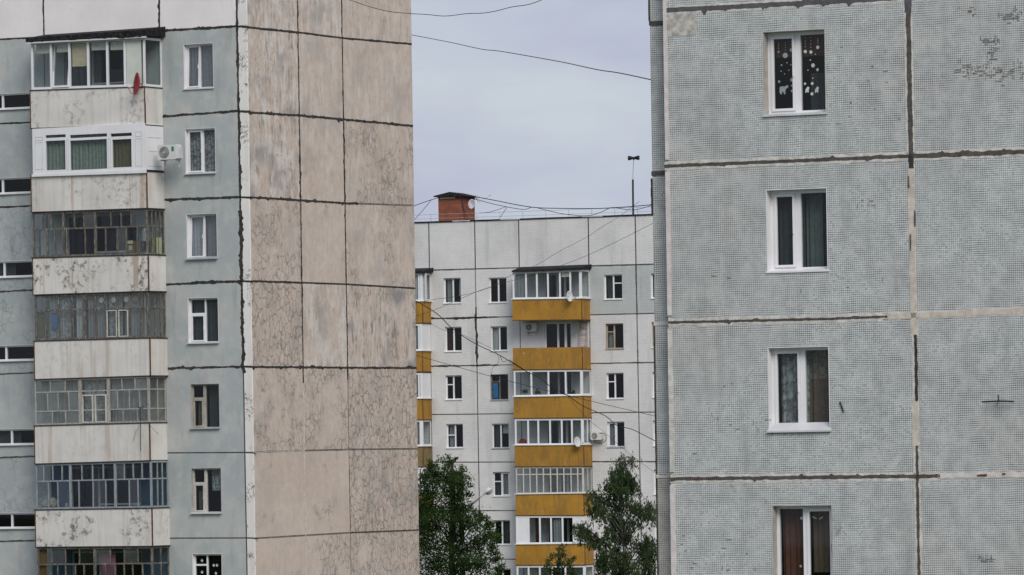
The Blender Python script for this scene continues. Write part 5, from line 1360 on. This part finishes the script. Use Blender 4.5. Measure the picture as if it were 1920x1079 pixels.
# loose spots with missing squares
ms = MB(); rng = random.Random(11); P = .0385
def spots(x0, y0, x1, y1, n):
    for _ in range(n):
        u, z = FR.uz(rng.uniform(x0, x1), rng.gauss((y0 + y1) / 2, (y1 - y0) / 4))
        u = math.floor(u / P) * P; z = math.floor(z / P) * P
        if rng.random() < .6: ms.box(u - P * .2, u + P * rng.choice((1, 1, 2, 3)), -.0025, .004, z - P * .2, z + P * .2)
        elif rng.random() < .8: ms.box(u - P * .2, u + P * .2, -.0026, .004, z, z + P * rng.choice((1, 2)))
        else: ms.box(u, u + P, -.0027, .004, z, z + P)
spots(1790, 118, 1920, 148, 90); spots(1840, 70, 1875, 82, 30); spots(1852, 80, 1868, 125, 16); spots(1872, 15, 1920, 45, 40); spots(1810, 8, 1830, 30, 8); spots(1836, 1040, 1868, 1056, 14)
spots(1250, 450, 1700, 560, 6); spots(1250, 650, 1450, 870, 10); spots(1250, 1000, 1440, 1078, 14); spots(1595, 370, 1640, 390, 6); spots(1560, 100, 1700, 250, 10)
part('missing_squares', ms, M['thin'], RB, FR, kind='stuff')
# inner bulk and roof
zsR = [FR.uz(1985, yrow(r, 1985))[1] for r in rowsR]
uRa, uRb = -.02, extend(FR, RB, FR.uz(2000, 540)[0], 1, 5, 3.1, zsR, [M['mosaic']] * 5, wear=.3); uRb -= .31; zR1 = FR.uz(1500, -292)[1]; zR0 = FR.uz(1500, 1188)[1]; zg = -FR.o.z
part('core', MB().box(.2, uRb, 1.9, 12, zg, zR1), M['dark'], RB, FR)
part('foot_wall', MB().box(.0, uRb, .003, 12, zg, zR0 - .03), M['soot'], RB, FR)
uS = FR.uz(1224, 500, OS)[0]
part('end_wall', MB().box(uS + .06, .19, .78, 12, zg, zR1 - .3), M['concrete'], RB, FR)
part('roof', MB().box(uS, uRb + .4, -.12, 12.1, zR1 + .1, zR1 + .35), M['roofing'], RB, FR)
# windows
W1, bx1, pc1, yw = window(FR, RB, wR_[1], 1496.5, sash='L', recess=.19, reveal='plaster', fw=.075, mw=.105, sill='tinw', sillout=.03, sillh=.03, room='dark', depth=1.5,
    curtains=[('cvalance', .08, .98, .70, 1.0), ('cdark', .62, .98, -.1, .5)])
W2, bx2, pc2, _ = window(FR, RB, wR_[2], 1497, sash='L', recess=.19, fw=.075, mw=.105, sill='pvc', sillout=.02, sillh=.05, room='dark', depth=1.5, curtains=[('cdark', .05, .5, 0, 1), ('cgreend', .52, .80, 0, 1), ('cdark', .78, .99, 0, 1)])
W3, bx3, pc3, _ = window(FR, RB, wR_[3], 1506, sash='L', recess=.17, fw=.06, mw=.095, sill='tinw', sillout=.05, sillh=.14, room='dark', depth=1.5, curtains=[('clace', .08, .54, .0, 1), ('cbrown', .08, .98, 0, .62), ('cbeige', .52, .98, .0, 1)])
W4, bx4, pc4, _ = window(FR, RB, wR_[4], 1510.5, sash='R', recess=.17, fw=.06, mw=.08, room='dark', depth=1.5, reveal='plaster', curtains=[('cvalance', .05, .45, .1, 1), ('cbrown', .55, .95, .2, 1)])
def stk(W, x, y, r, kind='dot', mat='sticker', dz=.0, yy=.21):
    """flat window sticker centred on a pixel"""
    u, z = FR.uz(x, y, -yy); r = r * RD / FPX
    if kind == 'dot': pts = [(u + r * math.cos(k * math.pi / 5), z + r * math.sin(k * math.pi / 5)) for k in range(10)]
    elif kind == 'star': pts = [(u + (r if k % 2 == 0 else r * .42) * math.sin(k * math.pi / 6), z + (r if k % 2 == 0 else r * .42) * math.cos(k * math.pi / 6)) for k in range(12)][::-1]
    else: pts = [(u + a * r, z + b * r) for a, b in kind]
    part('sticker', MB().prism(pts, yy - .003, yy - .001), M[mat], W, FR)
bear = [(-1, -.6), (-.75, -1), (-.5, -1), (-.45, -.5), (-.1, -.5), (0, -1), (.3, -1), (.32, -.3), (.45, .1), (.95, .35), (1, .65), (.7, .85), (.3, .6), (-.5, .65), (-.95, .5)]
cub = [(-.8, -1), (-.3, -1), (-.2, -.5), (.1, -1), (.5, -.9), (.5, .1), (.8, .5), (.5, .95), (0, 1), (-.3, .5), (-.7, .1)]
for (x, y_, r, k) in ((1460, 97.5, 2.8, 'star'), (1472.5, 104.5, 5.2, 'dot'), (1484, 94, 3.4, 'dot'), (1461, 153.5, 2.4, 'dot'), (1485, 150, 3.6, 'dot'), (1470, 168, 9, bear), (1485, 171, 2.2, 'dot'), (1484.5, 161, 1.6, 'dot'), (1465.5, 122.5, 1.6, 'dot'), (1475.5, 118, 1.3, 'dot'), (1483, 122, 1.2, 'dot'), (1464.5, 134, 1.3, 'dot'), (1471, 139, 1.2, 'dot'), (1479, 132, 1.1, 'dot'),
                   (1510, 97, 3.3, 'dot'), (1520.5, 98, 3.2, 'dot'), (1533.5, 89, 3.4, 'dot'), (1524.5, 123, 3.8, 'dot'), (1533, 131, 3.8, 'star'), (1509.5, 157.5, 2.4, 'dot'), (1523, 157, 2.8, 'dot'), (1514, 168.5, 5.5, cub), (1532, 168.5, 5.5, cub), (1522.5, 176.5, 3, 'dot'), (1519.5, 113, 1.3, 'dot'), (1524, 147, 1.2, 'dot'), (1529, 102, 1.1, 'dot'), (1515, 132, 1.1, 'dot')):
    stk(W1, x, y_, r, k)
for (x, ya, yb) in ((1460, 82, 95), (1472.5, 80, 99), (1484, 78, 90), (1510, 72, 93), (1520.5, 71, 95), (1533.5, 73, 85)):
    for k in range(4): stk(W1, x, ya + (yb - ya) * k / 4, .8, 'dot')
stk(W4, 1503, 972, 3, 'dot'); stk(W4, 1501.5, 1062, 2.4, 'dot')
stk(W4, 1527.5, 971, 4.4, [(-1, .5), (-.6, -.1), (.9, -.6), (.9, -.2), (0, .25), (-.7, .7)], 'ysticker'); stk(W4, 1539.5, 972, 4.4, [(1, .6), (.7, .75), (0, .25), (-.9, -.2), (-.8, -.6), (.6, 0)], 'ysticker')
# ================================================================== lamp, cables, trees
LDp = 262.0
lp = at(903, 932, LDp)
base = Vector((at(858, 990, LDp).x, LDp, 0)); top = at(858, 975, LDp)
sl = thing('street_lamp', 'street lamp with a pale cobra head on a slanted arm rising from the dark tree', 'street lamp', tuple(base))
part('pole', MB().tube([tuple(base), (base.x, LDp, top.z)], .11, 10, .07), M['metal'], sl, WF, tuple(base), smooth=True)
part('arm', MB().tube([(base.x, LDp, top.z - .02), tuple(at(862, 968, LDp)), tuple(at(880, 951, LDp)), tuple(at(900, 933, LDp))], .045, 8, .035), M['armgrey'], sl, WF, tuple(top), smooth=True)
h0, h1 = at(899, 934, LDp), at(921.5, 916.5, LDp); ax = (h1 - h0).normalized(); upv = Vector((0, -1, 0)).cross(ax); 
if upv.z < 0: upv = -upv
hb = MB(); sh = MB(); n = 14
prof = [(0, .05, .05), (.2, .06, .06), (.42, .09, .09), (.55, .17, .14), (.72, .2, .15), (.9, .17, .12), (1.0, .05, .04)]
L = (h1 - h0).length
for (f, w_, hh) in prof:
    for k in range(n):
        th = 2 * math.pi * k / n; s_ = math.sin(th)
        p = h0 + ax * L * f + Vector((0, 1, 0)) * math.cos(th) * w_ + upv * (s_ * hh if s_ > 0 else s_ * hh * .35)
        hb.v.append(tuple(p))
for r in range(len(prof) - 1):
    for k in range(n): hb.f.append((r * n + k, r * n + (k + 1) % n, (r + 1) * n + (k + 1) % n, (r + 1) * n + k))
hb.f.append(tuple(reversed(range(n)))); hb.f.append(tuple((len(prof) - 1) * n + k for k in range(n)))
part('lamp_head', hb, M['tinw'], sl, WF, tuple(h0), smooth=True)
c = h0 + ax * L * .76 - upv * .05
for r in range(5):
    q = r / 4; rr = math.cos(q * math.pi / 2)
    for k in range(n):
        th = 2 * math.pi * k / n
        sh.v.append(tuple(c + ax * math.cos(th) * .19 * max(rr, .02) + Vector((0, 1, 0)) * math.sin(th) * .15 * max(rr, .02) - upv * .11 * math.sin(q * math.pi / 2)))
for r in range(4):
    for k in range(n): sh.f.append((r * n + k, (r + 1) * n + k, (r + 1) * n + (k + 1) % n, r * n + (k + 1) % n))
sh.f.append(tuple(4 * n + k for k in range(n)))
part('lens', sh, M['plaster'], sl, WF, tuple(c), smooth=True)

def cable(label, pts, r, group=None, cat='cable'):
    """pts: (px, py, D)"""
    P = [at(*p) for p in pts]; Q = []
    for i in range(len(P) - 1):
        p0, p1, p2, p3 = P[max(i - 1, 0)], P[i], P[i + 1], P[min(i + 2, len(P) - 1)]
        for k in range(6):
            t = k / 6; Q.append(.5 * ((2 * p1) + (p2 - p0) * t + (2 * p0 - 5 * p1 + 4 * p2 - p3) * t * t + (3 * p1 - p0 - 3 * p2 + p3) * t ** 3))
    Q.append(P[-1])
    o = part('cable', MB().tube([tuple(p) for p in Q], r, 5), M['cable'], None, WF, tuple(P[0])); o['label'] = label; o['category'] = cat
    if group: o['group'] = group
def lin(pts, D0, D1):
    x0, x1 = pts[0][0], pts[-1][0]; return [(x, y, D0 + (D1 - D0) * (x - x0) / (x1 - x0)) for x, y in pts]
G = 'overhead cables'
cable('thin cable sagging at the top edge from the beige end wall across the sky', lin([(600, -18), (655, 0), (690, 12), (730, 22), (771, 26), (800, 27.5), (835, 30.5), (875, 26), (905, 25), (930, 21), (960, 13.5), (990, 9), (1016, 0), (1060, -22)], 185, 150), .010, G)
cable('single cable slanting down across open sky from the left block to the mosaic block', lin([(757, 62), (773, 66), (820, 75), (855, 82), (905, 93), (935, 96), (1000, 107), (1060, 118), (1120, 131), (1160, 137), (1217, 149), (1240, 154)], 206, 106.5), .011, G)
RDp = 342.0
cable('black cable running left from the cap of the brick roof housing', lin([(822, 371), (800, 378), (778, 386), (740, 400)], 343, 330), .022, G)
cable('thin cable dropping steeply left of the brick roof housing', lin([(808, 376), (795, 392), (779, 410), (765, 424)], 343, 335), .016, G)
cable('thick cable from the brick housing cap sagging right past the mast', lin([(889, 369), (930, 376.5), (975, 385.5), (1010, 390), (1050, 391), (1090, 391.5), (1130, 391), (1186, 387.5), (1230, 383.5)], 343, 330), .024, G)
cable('lower cable from the brick housing dipping onto the roof edge and rising again', lin([(889, 373), (930, 384), (980, 393), (1000, 389), (1030, 396), (1060, 402), (1100, 405), (1125, 399), (1145, 390), (1160, 391), (1180, 394), (1200, 392), (1230, 383)], 343, 330), .018, G)
cable('short cable looping up beside the thin roof railing', lin([(899, 400), (918, 398), (935, 393), (950, 388), (945, 397), (938, 408)], 341, 341), .014, G)
cable('cable slanting from the far roof edge down across the attic to the glazed balconies', [(1199, 378, 339), (1158.7, 408, 338), (1130, 425, 336), (1102, 444, 335), (1050, 471, 333), (1004.6, 498, 331), (962, 514.5, 329), (918, 540, 326), (862, 555, 322), (807, 563, 318), (770, 572, 315)], .011, G)
cable('second parallel cable slanting across the white attic towards the upper windows', [(1235, 413, 330), (1221, 420.7, 330), (1165, 449, 329), (1106.6, 477, 329), (1055.6, 497, 328), (1010, 513, 327), (920, 538, 325), (862.7, 561, 322), (814, 582, 318), (770, 596, 315)], .011, G)
cable('heavy cable bundle swooping from the left yellow balconies over the facade to the right', [(770, 560, 300), (786, 568, 302), (821, 590, 305), (850, 618, 306), (892.8, 645.6, 308), (936.8, 666.5, 310), (984.3, 695.4, 312), (1010, 708, 313), (1034.7, 726.7, 314), (1062.6, 740.6, 315), (1092.7, 761.5, 316), (1134.4, 780, 317), (1157.6, 798.5, 318), (1185, 805.5, 319), (1226, 826, 320), (1245, 836, 320)], .022, G)
cable('loose kinked cable hanging just above the heavy bundle near the blue boarded window', [(936.8, 666, 310), (940, 673, 310), (943, 679, 310), (949, 677, 310), (955.4, 675.7, 311), (962, 680, 311), (984, 694, 312)], .014, G)
cable('straight thin cable crossing the facade below the open balcony', [(765, 662, 300), (779, 666.5, 301), (858, 688.5, 305), (920.6, 706, 308), (1010, 729, 312), (1069.5, 743, 314), (1115.8, 754.5, 315), (1226, 780, 318), (1245, 784, 318)], .014, G)
cable('faint wire running from the heavy bundle down to the right beyond the wall air conditioner', [(1065, 745, 315), (1100, 784, 316), (1132, 810, 317), (1157, 832, 318), (1189, 857.7, 319), (1225, 885, 320), (1245, 899, 320)], .009, G)
cable('thin looping wire hanging over the window left of the old brown one', [(808, 608, 330), (834, 620, 330), (866, 628, 330), (893, 640, 330), (925, 656, 330), (934, 668, 330), (934, 680, 330), (924, 690, 330), (921, 702, 330)], .009, G)

def tree(name, label, cat, D, trunk, clumps, leafmat, barkmat, leaf, seed, droop=0.0, trunk_r=.18, group=None, spread=.9, hang=0, dens=1.0):
    """trunk: pixel polyline from the ground up; clumps: (px, py, rx, ry in px, leaves)"""
    rng = random.Random(seed); s = D / FPX
    b = at(trunk[0][0], 1200, D); basep = Vector((b.x, D, 0))
    t = thing(name, label, cat, tuple(basep), group)
    tp = [basep] + [at(x, y, D + rng.uniform(-.1, .1)) for x, y in trunk]
    tp = [p for i, p in enumerate(tp) if i == 0 or p.z > .5]
    part('trunk', MB().tube([tuple(p) for p in tp], trunk_r, 9, .02), M[barkmat], t, WF, tuple(basep), smooth=True)
    lm = MB(); cr_ = MB()
    def leafq(c, dr):
        a = Vector((rng.gauss(0, 1), rng.gauss(0, 1), rng.gauss(0, 1) - dr * 2.4)).normalized()
        b2 = a.cross(Vector((rng.gauss(0, 1), rng.gauss(0, 1), rng.gauss(0, 1))))
        if b2.length < .01: return
        b2.normalize(); k = leaf * rng.uniform(.6, 1.25); a *= k; b2 *= k * rng.uniform(.32, .5)
        i = len(cr_.v); cr_.v += [tuple(c - a), tuple(c + b2), tuple(c + a), tuple(c - b2)]; cr_.f.append((i, i + 1, i + 2, i + 3))
    for (x, y, rx, ry, n) in clumps:
        dd = rng.uniform(-1, 1) * min(1.6, 60 * s) * spread
        c = at(x, y, D + dd); R = Vector((rx * s, max(rx, ry) * s * .8, ry * s))
        # limb from the trunk to the clump, then twigs
        zi = c.z - abs(c.x - basep.x) * .7 - .5
        k = max([q for q in range(len(tp)) if tp[q].z <= zi] or [0]); j = tp[k] if k + 1 >= len(tp) else tp[k].lerp(tp[k + 1], min(1, (zi - tp[k].z) / max(.01, tp[k + 1].z - tp[k].z)))
        mid_ = (j + c) / 2 + Vector((0, 0, .15))
        lm.tube([tuple(j), tuple(mid_), tuple(c)], .032, 5, .010)
        n = int(n * dens); subs = max(4, n // 130)
        for q in range(subs):
            v = Vector((rng.gauss(0, 1), rng.gauss(0, 1), rng.gauss(0, 1))).normalized() * rng.uniform(.35, 1.0)
            e_ = c + Vector((v.x * R.x, v.y * R.y, v.z * R.z))
            lm.tube([tuple(c), tuple((c + e_) / 2 + Vector((0, 0, .05))), tuple(e_)], .014, 4, .004)
            nn = n // subs
            if q % 3 == 0 and not hang: e_ = c + Vector((v.x * R.x, v.y * R.y, v.z * R.z)) * rng.uniform(1.15, 1.6); nn = int(nn * .45)
            if hang:   # weeping branchlets
                for h_ in range(5):
                    q0 = e_ + Vector((rng.gauss(0, .14), rng.gauss(0, .14), rng.gauss(0, .1))); Lh = rng.uniform(.5, 1.3) * hang
                    lean = Vector((rng.gauss(0, .08), rng.gauss(0, .08), 0))
                    lm.tube([tuple(q0), tuple(q0 + lean * .5 - Vector((0, 0, Lh * .5))), tuple(q0 + lean - Vector((0, 0, Lh)))], .005, 3, .003)
                    for _ in range(nn // 5):
                        f = rng.random() ** .9
                        leafq(q0 + lean * f - Vector((0, 0, Lh * f)) + Vector((rng.gauss(0, .045), rng.gauss(0, .045), rng.gauss(0, .03))), 1.0)
            else:
                d = Vector((v.x, v.y, v.z)); rr = min(R.x, R.z) * .40
                for _ in range(nn):
                    leafq(e_ + Vector((rng.gauss(0, rr), rng.gauss(0, rr), rng.gauss(0, rr * .75))), droop)
    part('limb', lm, M[barkmat], t, WF, tuple(basep), kind='stuff')
    part('crown', cr_, M[leafmat], t, WF, tuple(basep), kind='stuff')
    return t
rng = random.Random(3)
cl = [(848, 880, 13, 24, 1300), (843, 868, 6, 12, 250), (852, 862, 4, 9, 120), (866, 885, 10, 14, 500), (822, 886, 14, 18, 900), (808, 878, 9, 12, 500), (797, 890, 9, 14, 500), (872, 905, 14, 16, 900), (835, 905, 26, 24, 2800),
      (800, 915, 20, 26, 2200), (877, 930, 8, 10, 260), (884, 908, 7, 6, 130), (850, 935, 26, 26, 2600), (812, 945, 26, 28, 2800), (790, 960, 22, 30, 2200), (868, 958, 20, 18, 1500), (893, 968, 12, 9, 380), (885, 950, 7, 6, 110), (908, 972, 10, 13, 520), (918, 985, 8, 12, 420),
      (840, 975, 30, 28, 3200), (880, 990, 24, 24, 2400), (915, 1000, 18, 20, 1500), (800, 990, 28, 28, 3000), (928, 1018, 12, 16, 700), (900, 1025, 24, 22, 2200), (860, 1020, 28, 26, 3000), (815, 1030, 30, 28, 3200), (930, 1045, 12, 14, 600),
      (905, 1058, 26, 24, 2400), (865, 1062, 28, 24, 2600), (820, 1068, 32, 26, 3000), (936, 1072, 9, 10, 260), (930, 1068, 12, 20, 800), (780, 1030, 26, 40, 2200), (770, 1080, 26, 30, 1200), (900, 1095, 34, 24, 1800), (850, 1100, 38, 24, 2000), (800, 1110, 38, 28, 1600), (860, 1140, 60, 25, 1800)]
tree('leafy_tree', 'dense dark green tree beside the beige end wall, around the street lamp', 'tree', 255.0, [(845, 1150), (848, 1080), (846, 1000), (850, 940), (848, 880), (849, 858)], cl, 'leafd', 'bark', .064, 21, trunk_r=.2, dens=.68)
cb = [(1166, 857, 5, 4, 90), (1176, 858, 6, 3, 80), (1184, 862, 4, 3, 50), (1163, 868, 5, 7, 170), (1160, 880, 9, 8, 300), (1173, 885, 9, 8, 280), (1152, 893, 11, 9, 420), (1172, 899, 13, 10, 480), (1136, 901, 8, 7, 240), (1185, 904, 8, 8, 240),
      (1148, 915, 13, 10, 480), (1168, 918, 14, 12, 420), (1190, 912, 6, 6, 120), (1125, 928, 10, 9, 300), (1112, 925, 8, 7, 150), (1118, 942, 10, 12, 380), (1140, 940, 12, 14, 340), (1166, 944, 12, 14, 330), (1186, 938, 10, 10, 260), (1198, 948, 11, 11, 380), (1107, 955, 6, 8, 160), (1212, 950, 7, 6, 130), (1222, 950, 7, 8, 240), (1226, 960, 5, 8, 150),
      (1130, 962, 10, 14, 260), (1155, 968, 14, 16, 420), (1178, 972, 12, 16, 330), (1206, 966, 8, 9, 200), (1084, 985, 6, 6, 170), (1093, 985, 9, 7, 260), (1102, 994, 8, 10, 300), (1090, 1000, 5, 8, 90), (1118, 1005, 13, 14, 480), (1140, 1002, 14, 15, 480), (1165, 1003, 14, 16, 620), (1186, 1006, 8, 14, 160), (1204, 1015, 9, 12, 300), (1216, 1012, 10, 10, 360), (1226, 1015, 6, 8, 220),
      (1125, 1030, 13, 16, 560), (1150, 1035, 15, 18, 620), (1172, 1040, 14, 18, 600), (1212, 1035, 11, 14, 520), (1224, 1030, 6, 12, 260), (1132, 1062, 16, 18, 700), (1165, 1068, 18, 18, 800), (1192, 1062, 10, 16, 300), (1208, 1058, 12, 16, 520), (1222, 1072, 10, 14, 300), (1140, 1095, 24, 20, 900), (1180, 1100, 26, 22, 900), (1212, 1100, 20, 20, 600)]
tree('birch_tree', 'weeping birch with drooping sparse branches in front of the white block', 'tree', 242.0, [(1172, 1150), (1170, 1080), (1168, 1000), (1163, 940), (1162, 890), (1165, 857)], cb, 'leafb', 'birchbark', .060, 22, trunk_r=.085, hang=.5, dens=1.35)
cs_ = [(1046, 1030, 7, 6, 150), (1052, 1024, 5, 4, 70), (1062, 1022, 3, 2, 25), (1038, 1042, 10, 8, 260), (1056, 1040, 10, 9, 280), (1030, 1052, 9, 7, 200), (1072, 1048, 8, 6, 150), (1046, 1055, 14, 10, 420), (1064, 1058, 12, 9, 300), (1026, 1064, 8, 7, 170), (1040, 1072, 16, 10, 420), (1066, 1074, 14, 9, 360), (1020, 1080, 8, 8, 160), (1050, 1090, 22, 12, 500), (1078, 1085, 8, 10, 160), (1046, 1112, 26, 16, 600)]
tree('young_tree', 'small young tree with airy top below the lowest yellow balcony', 'tree', 248.0, [(1046, 1150), (1046, 1090), (1047, 1050), (1049, 1025)], cs_, 'leafb', 'bark', .055, 23, trunk_r=.05, droop=.3, dens=.62)
